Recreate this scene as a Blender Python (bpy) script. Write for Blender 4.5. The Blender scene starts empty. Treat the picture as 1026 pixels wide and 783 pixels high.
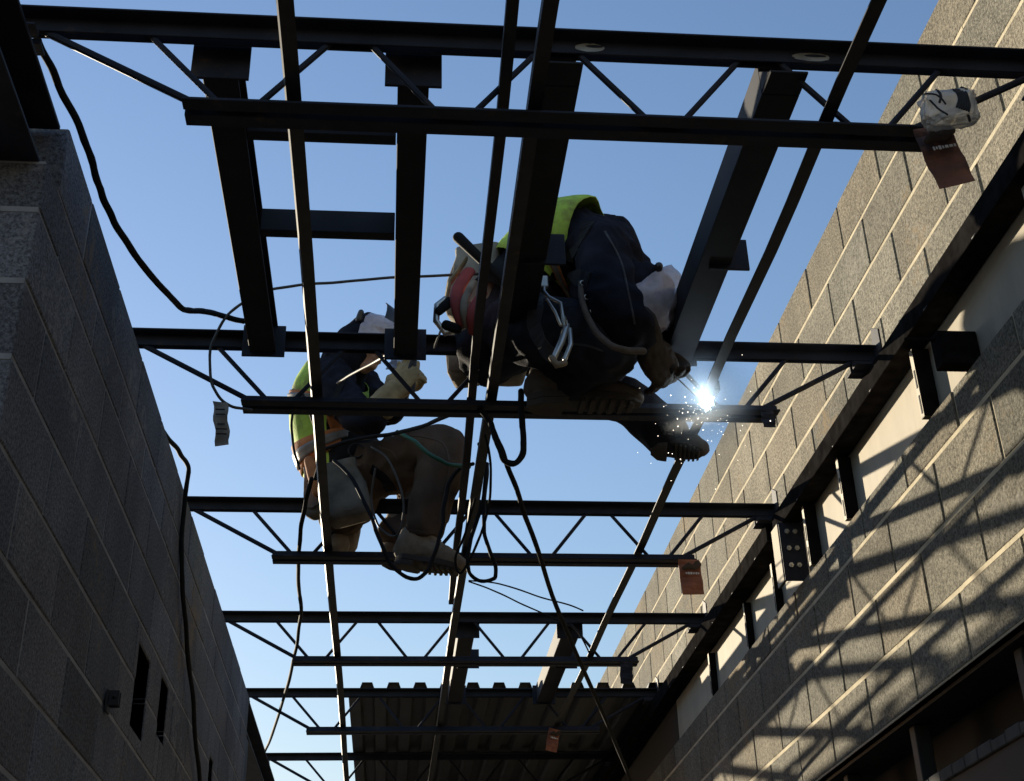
import bpy, bmesh, math, random
from mathutils import Vector, Matrix, noise, Quaternion
from mathutils.bvhtree import BVHTree
random.seed(7)
R = math.radians
scene = bpy.context.scene
col = scene.collection
V = Vector

# ------------------------------------------------------------------ helpers
class MB:
    """collects shapes, links them as ONE mesh object"""
    def __init__(self):
        self.bm = bmesh.new()
    def face(self, vs, mi=0):
        f = self.bm.faces.new(vs); f.material_index = mi; return f
    def box(self, x0, x1, y0, y1, z0, z1, mi=0):
        v = [self.bm.verts.new(p) for p in ((x0,y0,z0),(x1,y0,z0),(x1,y1,z0),(x0,y1,z0),(x0,y0,z1),(x1,y0,z1),(x1,y1,z1),(x0,y1,z1))]
        for q in ((3,2,1,0),(4,5,6,7),(0,1,5,4),(1,2,6,5),(2,3,7,6),(3,0,4,7)):
            self.face([v[i] for i in q], mi)
        return self
    def prism(self, prof, a, b, axis='x', mi=0):
        """prof: 2D outline, extruded from a to b along axis; x: (y,z)  y: (x,z)  z: (x,y)"""
        def P(u, w, t):
            return {'x': (t,u,w), 'y': (u,t,w), 'z': (u,w,t)}[axis]
        A = [self.bm.verts.new(P(u,w,a)) for u,w in prof]
        B = [self.bm.verts.new(P(u,w,b)) for u,w in prof]
        n = len(prof)
        self.face(A, mi); self.face(B[::-1], mi)
        for i in range(n):
            self.face([A[i], B[i], B[(i+1)%n], A[(i+1)%n]], mi)
        return self
    def sweep(self, pts, radii, seg=10, hint=(0,1,0), mi=0, round_ends=True):
        """tube through pts; radii are numbers or (r_side, r_other) pairs, side taken along hint"""
        pts = [V(p) for p in pts]; n = len(pts)
        rr = [(r, r) if not isinstance(r, (tuple, list)) else tuple(r) for r in radii]
        rings = []; side = None
        P2, R2, T2 = [], [], []
        tang = []
        for i in range(n):
            t = (pts[min(i+1,n-1)] - pts[max(i-1,0)])
            tang.append(t.normalized() if t.length > 1e-9 else V((0,0,1)))
        if round_ends:
            for k in (80, 55, 28):
                a = R(k); P2.append(pts[0] - tang[0]*max(rr[0])*math.sin(a)*.9); R2.append((rr[0][0]*math.cos(a), rr[0][1]*math.cos(a))); T2.append(tang[0])
        P2 += pts; R2 += rr; T2 += tang
        if round_ends:
            for k in (28, 55, 80):
                a = R(k); P2.append(pts[-1] + tang[-1]*max(rr[-1])*math.sin(a)*.9); R2.append((rr[-1][0]*math.cos(a), rr[-1][1]*math.cos(a))); T2.append(tang[-1])
        h = V(hint)
        for p, r, t in zip(P2, R2, T2):
            if side is None:
                s = h - t*h.dot(t)
                if s.length < .05: s = t.orthogonal()
            else:
                s = side - t*side.dot(t)
            side = s.normalized(); o = t.cross(side)
            rings.append([self.bm.verts.new(p + side*math.cos(2*math.pi*k/seg)*r[0] + o*math.sin(2*math.pi*k/seg)*r[1]) for k in range(seg)])
        for a, b in zip(rings, rings[1:]):
            for k in range(seg):
                self.face([a[k], a[(k+1)%seg], b[(k+1)%seg], b[k]], mi)
        self.face(rings[0][::-1], mi); self.face(rings[-1], mi)
        return self
    def ball(self, c, r, mi=0, sub=2):
        r = (r,r,r) if not isinstance(r, (tuple,list)) else r
        m = Matrix.Translation(c) @ Matrix.Diagonal((*r, 1))
        n0 = len(self.bm.faces)
        bmesh.ops.create_icosphere(self.bm, subdivisions=sub, radius=1, matrix=m)
        return self
    def build(self, name, mat, parent=None, bevel=0, smooth=False, seg=1):
        bm = self.bm
        bmesh.ops.recalc_face_normals(bm, faces=bm.faces)
        if bevel:
            es = [e for e in bm.edges if len(e.link_faces) == 2 and e.calc_face_angle(0) > .5]
            bmesh.ops.bevel(bm, geom=es, offset=bevel, segments=seg, affect='EDGES', clamp_overlap=True)
        me = bpy.data.meshes.new(name); bm.to_mesh(me); bm.free()
        for m in (mat if isinstance(mat, (list,tuple)) else [mat]): me.materials.append(m)
        if smooth:
            for p in me.polygons: p.use_smooth = True
        o = bpy.data.objects.new(name, me); col.objects.link(o)
        if parent:
            o.parent = parent; o.matrix_parent_inverse = Matrix.Translation(-parent.location)
        return o

def spline(pts, n=6):
    """Catmull-Rom through 3D points (or tuples of any length)"""
    pts = [tuple(p) for p in pts]; out = []
    for i in range(len(pts)-1):
        p0 = pts[max(i-1,0)]; p1 = pts[i]; p2 = pts[i+1]; p3 = pts[min(i+2,len(pts)-1)]
        for k in range(n):
            t = k/n
            out.append(tuple(.5*((2*b)+(-a+c)*t+(2*a-5*b+4*c-d)*t*t+(-a+3*b-3*c+d)*t**3) for a,b,c,d in zip(p0,p1,p2,p3)))
    out.append(pts[-1]); return out

def tag(o, label=None, cat=None, group=None, kind=None):
    if label: o['label'] = label
    if cat: o['category'] = cat
    if group: o['group'] = group
    if kind: o['kind'] = kind
    return o
def empty(name, loc=(0,0,0)):
    o = bpy.data.objects.new(name, None); col.objects.link(o); o.location = loc; o.empty_display_size = .1; return o
def copy_tree(o, parent=None, off=None):
    c = o.copy(); col.objects.link(c)
    if parent: c.parent = parent; c.matrix_parent_inverse = o.matrix_parent_inverse.copy()
    for ch in list(o.children): copy_tree(ch, c)
    return c

# ------------------------------------------------------------------ materials
def mat(name, base, rough=.6, metal=0, var=.15, vscale=8, bump=0, bscale=60, spec=.5, col2=None, c2scale=5, c2lo=.5, c2hi=.6, stretch=(1,1,1), attr=None, detail=6, bdist=.004):
    m = bpy.data.materials.new(name); m.use_nodes = True
    nt = m.node_tree; N = nt.nodes; L = nt.links
    b = N['Principled BSDF']
    b.inputs['Roughness'].default_value = rough; b.inputs['Metallic'].default_value = metal
    b.inputs['Specular IOR Level'].default_value = spec
    tc = N.new('ShaderNodeTexCoord'); mp = N.new('ShaderNodeMapping'); mp.inputs['Scale'].default_value = stretch
    L.new(tc.outputs['Object'], mp.inputs['Vector'])
    n1 = N.new('ShaderNodeTexNoise'); n1.inputs['Scale'].default_value = vscale; n1.inputs['Detail'].default_value = detail
    L.new(mp.outputs[0], n1.inputs['Vector'])
    mr = N.new('ShaderNodeMapRange'); mr.inputs[1].default_value = .3; mr.inputs[2].default_value = .7
    mr.inputs[3].default_value = 1-var; mr.inputs[4].default_value = 1+var
    L.new(n1.outputs['Fac'], mr.inputs[0])
    mul = N.new('ShaderNodeVectorMath'); mul.operation = 'SCALE'; mul.inputs[0].default_value = base
    L.new(mr.outputs[0], mul.inputs['Scale']); out = mul.outputs[0]
    if attr:
        a = N.new('ShaderNodeAttribute'); a.attribute_name = attr
        m3 = N.new('ShaderNodeVectorMath'); m3.operation = 'MULTIPLY'; L.new(out, m3.inputs[0]); L.new(a.outputs['Color'], m3.inputs[1]); out = m3.outputs[0]
    if col2:
        n2 = N.new('ShaderNodeTexNoise'); n2.inputs['Scale'].default_value = c2scale; n2.inputs['Detail'].default_value = 8; n2.inputs['Roughness'].default_value = .65
        L.new(mp.outputs[0], n2.inputs['Vector'])
        m2 = N.new('ShaderNodeMapRange'); m2.inputs[1].default_value = c2lo; m2.inputs[2].default_value = c2hi; L.new(n2.outputs['Fac'], m2.inputs[0])
        mx = N.new('ShaderNodeMix'); mx.data_type = 'RGBA'; L.new(m2.outputs[0], mx.inputs['Factor']); L.new(out, mx.inputs['A']); mx.inputs['B'].default_value = (*col2, 1)
        out = mx.outputs['Result']
    L.new(out, b.inputs['Base Color'])
    if bump:
        nb = N.new('ShaderNodeTexNoise'); nb.inputs['Scale'].default_value = bscale; nb.inputs['Detail'].default_value = 5; L.new(tc.outputs['Object'], nb.inputs['Vector'])
        bp = N.new('ShaderNodeBump'); bp.inputs['Strength'].default_value = bump; bp.inputs['Distance'].default_value = bdist; L.new(nb.outputs['Fac'], bp.inputs['Height'])
        L.new(bp.outputs[0], b.inputs['Normal'])
    return m

def cmu_material():
    m = bpy.data.materials.new('concrete_block'); m.use_nodes = True
    nt = m.node_tree; N = nt.nodes; L = nt.links; b = N['Principled BSDF']
    b.inputs['Roughness'].default_value = .95; b.inputs['Specular IOR Level'].default_value = .2
    tc = N.new('ShaderNodeTexCoord')
    def noise_(scale, detail=4, rough=.5, vec=None):
        n = N.new('ShaderNodeTexNoise'); n.inputs['Scale'].default_value = scale; n.inputs['Detail'].default_value = detail; n.inputs['Roughness'].default_value = rough
        L.new(vec or tc.outputs['Object'], n.inputs['Vector']); return n.outputs['Fac']
    def rng(v, a, b_, c, d):
        r = N.new('ShaderNodeMapRange'); r.inputs[1].default_value=a; r.inputs[2].default_value=b_; r.inputs[3].default_value=c; r.inputs[4].default_value=d; L.new(v, r.inputs[0]); return r.outputs[0]
    def mulf(a, b_):
        q = N.new('ShaderNodeMath'); q.operation='MULTIPLY'; L.new(a,q.inputs[0]); L.new(b_,q.inputs[1]); return q.outputs[0]
    speck = rng(noise_(115, 4, .8), .36, .64, .35, 1.65)       # open aggregate face
    patch = rng(noise_(3.2, 5), .3, .7, .84, 1.14)
    mp = N.new('ShaderNodeMapping'); mp.inputs['Scale'].default_value = (5, 5, 1.2); L.new(tc.outputs['Object'], mp.inputs['Vector'])
    streak = rng(noise_(1.2, 6, .6, mp.outputs[0]), .35, .68, .88, 1.12)
    f = mulf(mulf(speck, patch), streak)
    a = N.new('ShaderNodeAttribute'); a.attribute_name = 'tone'
    sc = N.new('ShaderNodeVectorMath'); sc.operation='SCALE'; L.new(a.outputs['Color'], sc.inputs[0]); L.new(f, sc.inputs['Scale'])
    # pale lime bloom in ragged patches
    bl = rng(mulf(noise_(2.1, 7, .6), rng(noise_(40,3),.3,.7,.8,1.15)), .60, .74, 0, .35)
    mx = N.new('ShaderNodeMix'); mx.data_type='RGBA'; L.new(bl, mx.inputs['Factor']); L.new(sc.outputs[0], mx.inputs['A']); mx.inputs['B'].default_value=(.42,.40,.36,1)
    st = rng(mulf(noise_(1.3, 6, .55), rng(noise_(30,3),.3,.7,.85,1.12)), .60, .70, 0, .55)   # rusty tan run-off
    mx2 = N.new('ShaderNodeMix'); mx2.data_type='RGBA'; L.new(st, mx2.inputs['Factor']); L.new(mx.outputs['Result'], mx2.inputs['A']); mx2.inputs['B'].default_value=(.27,.19,.10,1)
    L.new(mx2.outputs['Result'], b.inputs['Base Color'])
    bp = N.new('ShaderNodeBump'); bp.inputs['Strength'].default_value=.85; bp.inputs['Distance'].default_value=.005
    L.new(noise_(120, 5, .7), bp.inputs['Height']); L.new(bp.outputs[0], b.inputs['Normal'])
    return m

M = {}
M['cmu'] = cmu_material()
M['shademortar'] = mat('grey_mortar', (.27,.27,.28), .95, var=.25, vscale=9, bump=.5, bscale=90, spec=.2)  # darker, greyer mortar copy with the left wall's shade in it
M['ledger'] = mat('black_mastic_steel', (.014,.013,.013), .95, var=.4, vscale=20, bump=.4, bscale=60, spec=.0, col2=(.05,.035,.024), c2scale=16, c2lo=.64, c2hi=.76)
M['mortar'] = mat('mortar', (.52,.46,.335), .95, var=.2, vscale=12, bump=.5, bscale=90, spec=.2)
M['steel'] = mat('primed_steel', (.019,.022,.034), .65, .0, var=.35, vscale=9, bump=.12, bscale=45, col2=(.075,.052,.038), c2scale=12, c2lo=.58, c2hi=.76, spec=.25)
M['angle'] = mat('bare_dark_angle', (.026,.026,.030), .6, .0, spec=.3, var=.35, vscale=11, bump=.15, bscale=60, col2=(.09,.06,.04), c2scale=18, c2lo=.62, c2hi=.8)
M['channel'] = mat('shop_painted_channel', (.022,.023,.029), .75, .0, spec=.25, var=.25, vscale=7, bump=.08, bscale=40, col2=(.06,.06,.06), c2scale=9, c2lo=.68, c2hi=.8)
M['scuff'] = mat('ground_bare_steel', (.36,.34,.30), .45, .5, var=.3, vscale=20)
M['deckmetal'] = mat('deck_metal', (.028,.029,.033), .55, .2, var=.3, vscale=4)
M['sheath'] = mat('tan_sheathing', (.41,.365,.285), .8, var=.10, vscale=3, bump=.15, bscale=25, col2=(.36,.31,.24), c2scale=3.5, c2lo=.56, c2hi=.72, stretch=(3,3,.8))
M['galv'] = mat('galvanised_strut', (.48,.47,.43), .4, .6, var=.15, vscale=25)
M['strut'] = mat('dull_galvanised', (.40,.36,.28), .7, .1, var=.2, vscale=25)
M['orangeweb'] = mat('orange_webbing', (.34,.12,.05), .8)
M['brownseam'] = mat('stitched_edge', (.10,.07,.05), .9)
M['webgrey'] = mat('grey_webbing', (.05,.05,.055), .85)
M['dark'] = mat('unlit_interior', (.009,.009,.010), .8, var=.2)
M['panel'] = mat('grey_blue_panel', (.012,.014,.018), .7, var=.25, vscale=3)
M['frame'] = mat('window_frame_metal', (.018,.019,.021), .6, .0)
M['ground'] = mat('trodden_dirt', (.055,.05,.043), .95, var=.35, vscale=2, bump=.6, bscale=8, bdist=.03)
M['rubber'] = mat('black_rubber', (.012,.012,.013), .8, spec=.2, var=.2, vscale=20, bump=.1, bscale=90)
M['wire'] = mat('grey_wire', (.07,.066,.06), .6, .1)
M['green'] = mat('green_hose', (.03,.12,.07), .45)
M['paper'] = mat('weathered_paper', (.30,.29,.26), .9, var=.35, vscale=25)
M['ink'] = mat('black_ink', (.015,.015,.017), .7)
M['orange'] = mat('orange_card', (.36,.115,.05), .6, var=.3, vscale=15, col2=(.25,.07,.04), c2scale=16, c2lo=.55, c2hi=.7)
M['shadecard'] = mat('shaded_orange_card', (.20,.075,.042), .6, var=.4, vscale=14, col2=(.06,.03,.022), c2scale=12, c2lo=.48, c2hi=.62)  # copy of the orange card, base darkened for the shade it hangs in
M['darkgrout'] = mat('dirty_grout', (.07,.068,.065), .95, var=.3, vscale=12)
M['white'] = mat('white_print', (.75,.72,.68), .6)
M['skin'] = mat('skin', (.42,.23,.16), .55, var=.12, vscale=30)
M['navy'] = mat('navy_cotton', (.018,.019,.028), .92, var=.3, vscale=14, bump=.5, bscale=160, spec=.06)
M['denim'] = mat('dark_denim', (.028,.029,.036), .92, var=.35, vscale=12, bump=.5, bscale=180, spec=.06)
M['brown'] = mat('brown_duck_cloth', (.105,.073,.052), .92, var=.3, vscale=9, bump=.5, bscale=180, spec=.06)
M['boot'] = mat('scuffed_tan_leather', (.26,.205,.145), .85, var=.35, vscale=18, bump=.4, bscale=80, spec=.3)
M['bootdark'] = mat('dark_leather', (.12,.095,.075), .8, var=.35, vscale=18, bump=.4, bscale=80, spec=.3)
M['sole'] = mat('boot_sole_rubber', (.05,.042,.036), .85, var=.3)
M['leather'] = mat('suede_leather', (.30,.245,.18), .9, var=.3, vscale=14, bump=.4, bscale=120, spec=.2)
M['canvas'] = mat('grey_canvas', (.27,.25,.205), .9, var=.35, vscale=12, bump=.4, bscale=140, spec=.2)
M['canvasdark'] = mat('dusty_suede', (.17,.15,.125), .9, var=.4, vscale=12, bump=.4, bscale=140, spec=.1)
M['glove'] = mat('work_glove_leather', (.30,.23,.125), .85, var=.3, vscale=18, bump=.4, bscale=130, spec=.25)
M['gloved'] = mat('sooty_glove_leather', (.055,.042,.034), .85, var=.35, vscale=18, bump=.4, bscale=130, spec=.25)
M['hivis'] = mat('hivis_fabric', (.42,.62,.10), .8, var=.25, vscale=14, bump=.4, bscale=90, spec=.2, col2=(.17,.13,.07), c2scale=9, c2lo=.52, c2hi=.72)
M['hiorange'] = mat('orange_trim', (.50,.18,.06), .85, var=.3, vscale=16, bump=.4, bscale=90)
M['reflect'] = mat('grey_reflective_tape', (.20,.19,.18), .5, .1, var=.35, vscale=18, bump=.3, bscale=70)
M['helmet'] = mat('helmet_shell', (.03,.031,.036), .35, var=.15)
M['red'] = mat('red_nylon', (.34,.055,.045), .8, var=.2, vscale=20)
M['silver'] = mat('worn_aluminium', (.55,.54,.50), .35, .8, var=.2, vscale=25)
M['grout'] = mat('grommet', (.5,.5,.5), .3, .9)
M['eye'] = mat('eye', (.5,.48,.45), .2, var=0)
def film_mat(name, tint, alpha, rough):
    m = bpy.data.materials.new(name); m.use_nodes = True; N = m.node_tree.nodes; L = m.node_tree.links
    b = N['Principled BSDF']; b.inputs['Base Color'].default_value = (*tint, 1); b.inputs['Roughness'].default_value = rough
    tr = N.new('ShaderNodeBsdfTransparent'); mx = N.new('ShaderNodeMixShader')
    tc = N.new('ShaderNodeTexCoord'); n = N.new('ShaderNodeTexNoise'); n.inputs['Scale'].default_value = 22; n.inputs['Detail'].default_value = 5; L.new(tc.outputs['Object'], n.inputs['Vector'])
    mr = N.new('ShaderNodeMapRange'); mr.inputs[1].default_value=.35; mr.inputs[2].default_value=.65; mr.inputs[3].default_value=alpha-.2; mr.inputs[4].default_value=min(1,alpha+.15); L.new(n.outputs['Fac'], mr.inputs[0])
    bp = N.new('ShaderNodeBump'); bp.inputs['Strength'].default_value=.6; bp.inputs['Distance'].default_value=.01; L.new(n.outputs['Fac'], bp.inputs['Height']); L.new(bp.outputs[0], b.inputs['Normal'])
    L.new(mr.outputs[0], mx.inputs[0]); L.new(tr.outputs[0], mx.inputs[1]); L.new(b.outputs[0], mx.inputs[2]); L.new(mx.outputs[0], N['Material Output'].inputs['Surface'])
    return m
M['film'] = film_mat('clear_visor_film', (.60,.54,.60), .70, .15)
M['bag'] = film_mat('milky_plastic', (.62,.60,.57), .70, .25)
def emit(name, c, s):
    m = bpy.data.materials.new(name); m.use_nodes = True; b = m.node_tree.nodes['Principled BSDF']
    b.inputs['Emission Color'].default_value = (*c,1); b.inputs['Emission Strength'].default_value = s; b.inputs['Base Color'].default_value=(0,0,0,1); return m
M['arc'] = emit('arc_light', (.75,.92,1), 9)
M['spark'] = emit('spark_glow', (1,.86,.68), 4)

# ------------------------------------------------------------------ ground
g = MB(); g.box(-600,600,-600,600,-.5,0); tag(g.build('ground', M['ground']), kind='structure')

# ------------------------------------------------------------------ concrete block walls
def subtract(rects, h):
    out = []
    for (a,b,c,d) in rects:
        if h[0] >= b or h[1] <= a or h[2] >= d or h[3] <= c: out.append((a,b,c,d)); continue
        if a < h[0]: out.append((a,h[0],c,d))
        if b > h[1]: out.append((h[1],b,c,d))
        m0, m1 = max(a,h[0]), min(b,h[1])
        if c < h[2]: out.append((m0,m1,c,h[2]))
        if d > h[3]: out.append((m0,m1,h[3],d))
    return out
def block_wall(name, x0, x1, y0, y1, courses, joint_y, base, parent, holes=(), starts=None, tonevar=.22, J=.005, bevel=.0035, mortar='mortar', bed=.0018, head=False):
    """every block a box through the wall; mortar slabs set back 5 mm behind the faces. courses: list of (z0,z1)"""
    mb = MB(); bm = mb.bm
    lay = bm.loops.layers.float_color.new('tone')
    backs = []; heads = []
    for ci, (c0, c1) in enumerate(courses):
        ys = starts[ci] if starts else y0
        off = joint_y + (.2032 if ci % 2 else 0)
        k0 = math.floor((ys-off)/.4064); cuts = [ys]
        k = k0
        while True:
            y = off + k*.4064
            if y > y1 - .03: break
            if y > ys + .03: cuts.append(y)
            k += 1
        cuts.append(y1)
        for a, b in zip(cuts, cuts[1:]):
            rs = [(a+J, b-J, c0+J, c1-J)]
            for h in holes: rs = subtract(rs, h)
            t = 1 + random.uniform(-tonevar, tonevar)*(.6 if random.random() < .7 else 1.5)
            wv = random.uniform(-.04,.04); jx = random.uniform(0,.0025)
            c4 = (base[0]*t*(1+wv), base[1]*t, base[2]*t*(1-wv), 1)
            for r in rs:
                if r[1]-r[0] < .015 or r[3]-r[2] < .015: continue
                n0 = len(bm.faces); mb.box(x0+jx, x1-jx, *r)
                bm.faces.ensure_lookup_table()
                for f in bm.faces[n0:]:
                    for lp in f.loops: lp[lay] = c4
        backs.append((ys+.006, y1-.006, c0, c1))
        if head: heads += [(c, c0, c1) for c in cuts[1:-1]]
    es = list(bm.edges); bmesh.ops.bevel(bm, geom=es, offset=bevel, segments=1, affect='EDGES', clamp_overlap=True)
    n0 = len(bm.faces)
    rs = []
    for i, b in enumerate(backs):
        r = [(b[0], b[1], b[2] - (.0 if i else -.001), b[3] - (.006 if i == len(backs)-1 else 0))]
        for h in holes: r = subtract(r, h)
        rs += r
    for r in rs: mb.box(x0+.006, x1-.006, *r, mi=1)
    for (c, c0, c1) in heads:
        q = [(c-.0055, c+.0055, c0+.0075, c1-.0075)]
        for h in holes: q = subtract(q, h)
        k = .0032+random.uniform(0,.0015)
        for w_ in q: mb.box(x0+k, x1-k, *w_, mi=1)
    # bed joints tooled nearly flush, a little uneven along their length
    for (c0, c1) in courses[1:]:
        ci = courses.index((c0,c1)); ys = (starts[ci] if starts else y0)+.004; y = ys
        while y < y1-.004:
            e = min(y + random.uniform(.25,.6), y1-.004)
            rr_ = [(y, e, c0-.0062-random.uniform(0,.0012), c0+.0062+random.uniform(0,.0012))]
            for h in holes: rr_ = subtract(rr_, h)
            k = bed + random.uniform(0,.0016)
            for q in rr_: mb.box(x0+k, x1-k, *q, mi=1)
            y = e
    bm.faces.ensure_lookup_table()
    return mb.build(name, [M['cmu'], M[mortar]], parent)

GREY = (.186,.172,.137)
# left wall
lw = empty('block_wall', (-.89, 4.9, 0))
tag(lw, 'shaded grey concrete block wall on the left, stepped at its near top corner', 'wall')
lc = ([(3.505,3.70),(3.37,3.505)] + [(3.37-.187*(k+1), 3.37-.187*k) for k in range(18)] + [(0,.004)])[::-1]
st = [2.42]*20 + [2.535]
slots = [(4.10,4.33,2.675,2.935), (4.57,4.745,2.765,2.968), (5.98,6.12,2.78,3.03)]
block_wall('masonry', -.985, -.79, 2.42, 7.42, lc, 2.42, (.135,.140,.158), lw, slots, st, tonevar=.21, mortar='shademortar', bed=.003, head=True)  # block base darker and bluish, shade put into the colour
sb = MB()
for s in slots: sb.box(-.955, -.93, s[0]-.01, s[1]+.01, s[2]-.01, s[3]+.01)
sb.build('core_void', M['dark'], lw)
br = MB(); br.box(-.787,-.780,3.69,3.735,2.605,2.665); br.box(-.780,-.752,3.697,3.704,2.622,2.664); br.box(-.780,-.752,3.722,3.729,2.622,2.664); br.sweep([(-.764,3.692,2.645),(-.764,3.734,2.640)],[.005,.005],8)
tag(br.build('bracket', M['angle'], bevel=.002), 'small rusty clevis bracket fixed low on the shaded left wall', 'bracket')

# right upper wall
pw = empty('parapet_wall', (1.7, 5, 3.7)); tag(pw, 'sunlit grey block parapet wall above the dark ledger beam', 'wall')
uc = [(3.71+.2032*k, 3.71+.2032*(k+1)) for k in range(4)]
block_wall('masonry', 1.605, 1.795, -2.6, 13.4, uc, 3.413-.2032, GREY, pw)
# right lower wall
bw = empty('block_wall', (1.66, 5, 0)); tag(bw, 'lower right block wall striped with joist shadows above a dark window opening', 'wall')
low = [(3.243-.2*(k+1), 3.243-.2*k) for k in range(16)][::-1] + [(3.243, 3.368)]
opening = (1.2, 5.35, 2.43, 2.643)
block_wall('masonry', 1.56, 1.75, -2.6, 13.4, low, 3.14-.2032*0, GREY, bw, [opening, (1.2,5.35,1.4,2.44)])
ln = MB(); ln.box(1.585,1.74,1.15,5.40,2.630,2.641); ln.build('lintel', M['angle'], bw)
wf = MB()
for y in (2.05, 2.62, 3.17, 3.95, 4.62, 5.2): wf.box(1.615,1.665,y,y+.045,2.436,2.628)
wf.box(1.61,1.67,1.2,5.35,2.40,2.434)
wf.build('window_frame', M['frame'], bw, bevel=.003)
rm = MB(); rm.box(1.752,1.762,1.0,5.6,1.4,2.9); rm.build('dark_recess', M['dark'], bw)
dp = MB(); dp.box(1.572,1.60,1.2,5.35,1.42,2.395); dp.build('spandrel_panel', M['panel'], bw)
sl = MB()
for k in range(46):
    y = 1.2+4.1*k/46; sl.box(1.563, 1.61, y+.002, y+.087, 2.396, 2.424+random.uniform(0,.007))
sl.build('ragged_sill', M['darkgrout'], bw, bevel=.003)

# tan sheathing behind the struts
sp = MB(); 
for a, b in ((-2.6,-.17), (-.15,2.28), (2.29,4.72), (4.73,7.22)): sp.box(1.60, 1.615, a, b, 3.369, 3.705)
tag(sp.build('sheathing_panel', M['sheath']), 'strip of smooth tan sheathing lit by sun between beam and lower wall', 'sheathing')

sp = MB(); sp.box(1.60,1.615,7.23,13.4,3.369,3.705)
tag(sp.build('gloom_strip', M['dark']), 'dark panel under the deck continuing the tan sheathing strip', 'panel')  # near-black colour carries the darkness under the deck
# ledger beam: a channel with lips
def ledger(y0, y1, dx, label):
    t = empty('ledger_beam', (1.57+dx, (y0+y1)/2, 3.63)); tag(t, label, 'beam', 'ledger beams along the right wall')
    m = MB()
    zt, zb = 3.686, 3.612
    m.prism([(1.518+dx,zb),(1.597,zb),(1.597,zb+.007),(1.525+dx,zb+.007),(1.525+dx,zt-.007),(1.597,zt-.007),(1.597,zt),(1.518+dx,zt)], y0, y1, 'y')
    m.build('channel', M['ledger'], t, bevel=.0015)
    w = MB()
    y = y0+.2
    while y < y1-.2:
        w.ball((1.520+dx, y, zb+.003), (.004,.010+random.random()*.012,.003), sub=1); y += random.uniform(.28,.5)
    w.build('weld_bead', M['angle'], t, smooth=True)
    return t
ledger(-2.6, 4.80, 0, 'near length of dark ledger beam under the parapet wall')
ledger(4.86, 13.4, -.010, 'far length of ledger beam past the bolted column, running under the deck')

# struts on the sheathing
def strut(y, w, z1, label):
    t = empty('slotted_strut', (1.57, y, 3.37)); tag(t, label, 'strut', 'slotted struts on the tan sheathing')
    m = MB(); x0 = 1.598-w; D = .024
    m.box(x0, x0+.003, y, y+D, 3.371, z1); m.box(x0+.003, 1.598, y, y+.003, 3.371, z1); m.box(x0+.003,1.598,y+D-.003,y+D,3.371,z1)
    m.build('web', M['strut'], t)
    f = MB(); f.box(x0-.001, 1.599, y-.003, y-.0005, 3.371, z1); f.build('shaded_side', M['ledger'], t)  # near side coloured black for the shade on it
    z = 3.385; ss = []
    while z < z1-.07: ss.append(z); z += .085
    for z in ss:
        s = MB(); s.box(x0-.0015, x0+.001, y+.008, y+.015, z, z+.06); s.build('slot', M['dark'], t)
    return t
for y, w, z1, lb in ((2.50,.05,3.60,'slotted strut nearest the right edge of the picture'),(3.31,.05,3.60,'slotted strut just past the black steel stub'),(4.07,.045,3.605,'slotted strut alone midway between stub and bolted column'),
        (4.50,.045,3.61,'slotted strut standing right beside the bolted column'),(5.04,.030,3.59,'first thin strut beyond the bolted column'),(5.52,.030,3.587,'thin strut where the fourth joist shadow crosses the sheathing'),(6.25,.030,3.585,'thin farthest strut close to the deck edge')):
    strut(y, w, z1, lb)
b_ = MB(); b_.box(1.485,1.598,3.00,3.05,3.371,3.475); b_.box(1.40,1.485,3.02,3.03,3.455,3.463)
tag(b_.build('steel_stub', M['ledger'], bevel=.002), 'square black steel stub with thin rod standing on the lower wall', 'steel stub')
ct = empty('steel_column', (1.55,4.7,3.37)); tag(ct, 'short dark bolted steel column between ledger beam and lower wall', 'column')
cm = MB(); cm.box(1.50,1.598,4.665,4.675,3.370,3.610); cm.box(1.50,1.508,4.677,4.76,3.370,3.610); cm.build('column_web', M['steel'], ct, bevel=.001)
sc_ = MB(); sc_.box(1.4965,1.4995,4.675,4.76,3.372,3.608); sc_.build('lit_flange_face', M['sheath'], ct)  # tan colour stands for sunlight on the dark steel flange
for z in (3.43,3.50,3.57):
    for x in (1.528,1.56):
        q = MB(); q.prism([(x+.010*math.cos(a), z+.010*math.sin(a)) for a in [k*math.pi/3 for k in range(6)]], 4.655, 4.6645, 'y'); q.sweep([(x,4.649,z),(x,4.656,z)],[.004,.004],8,round_ends=False)
        q.build('bolt', M['galv'], ct)

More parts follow.
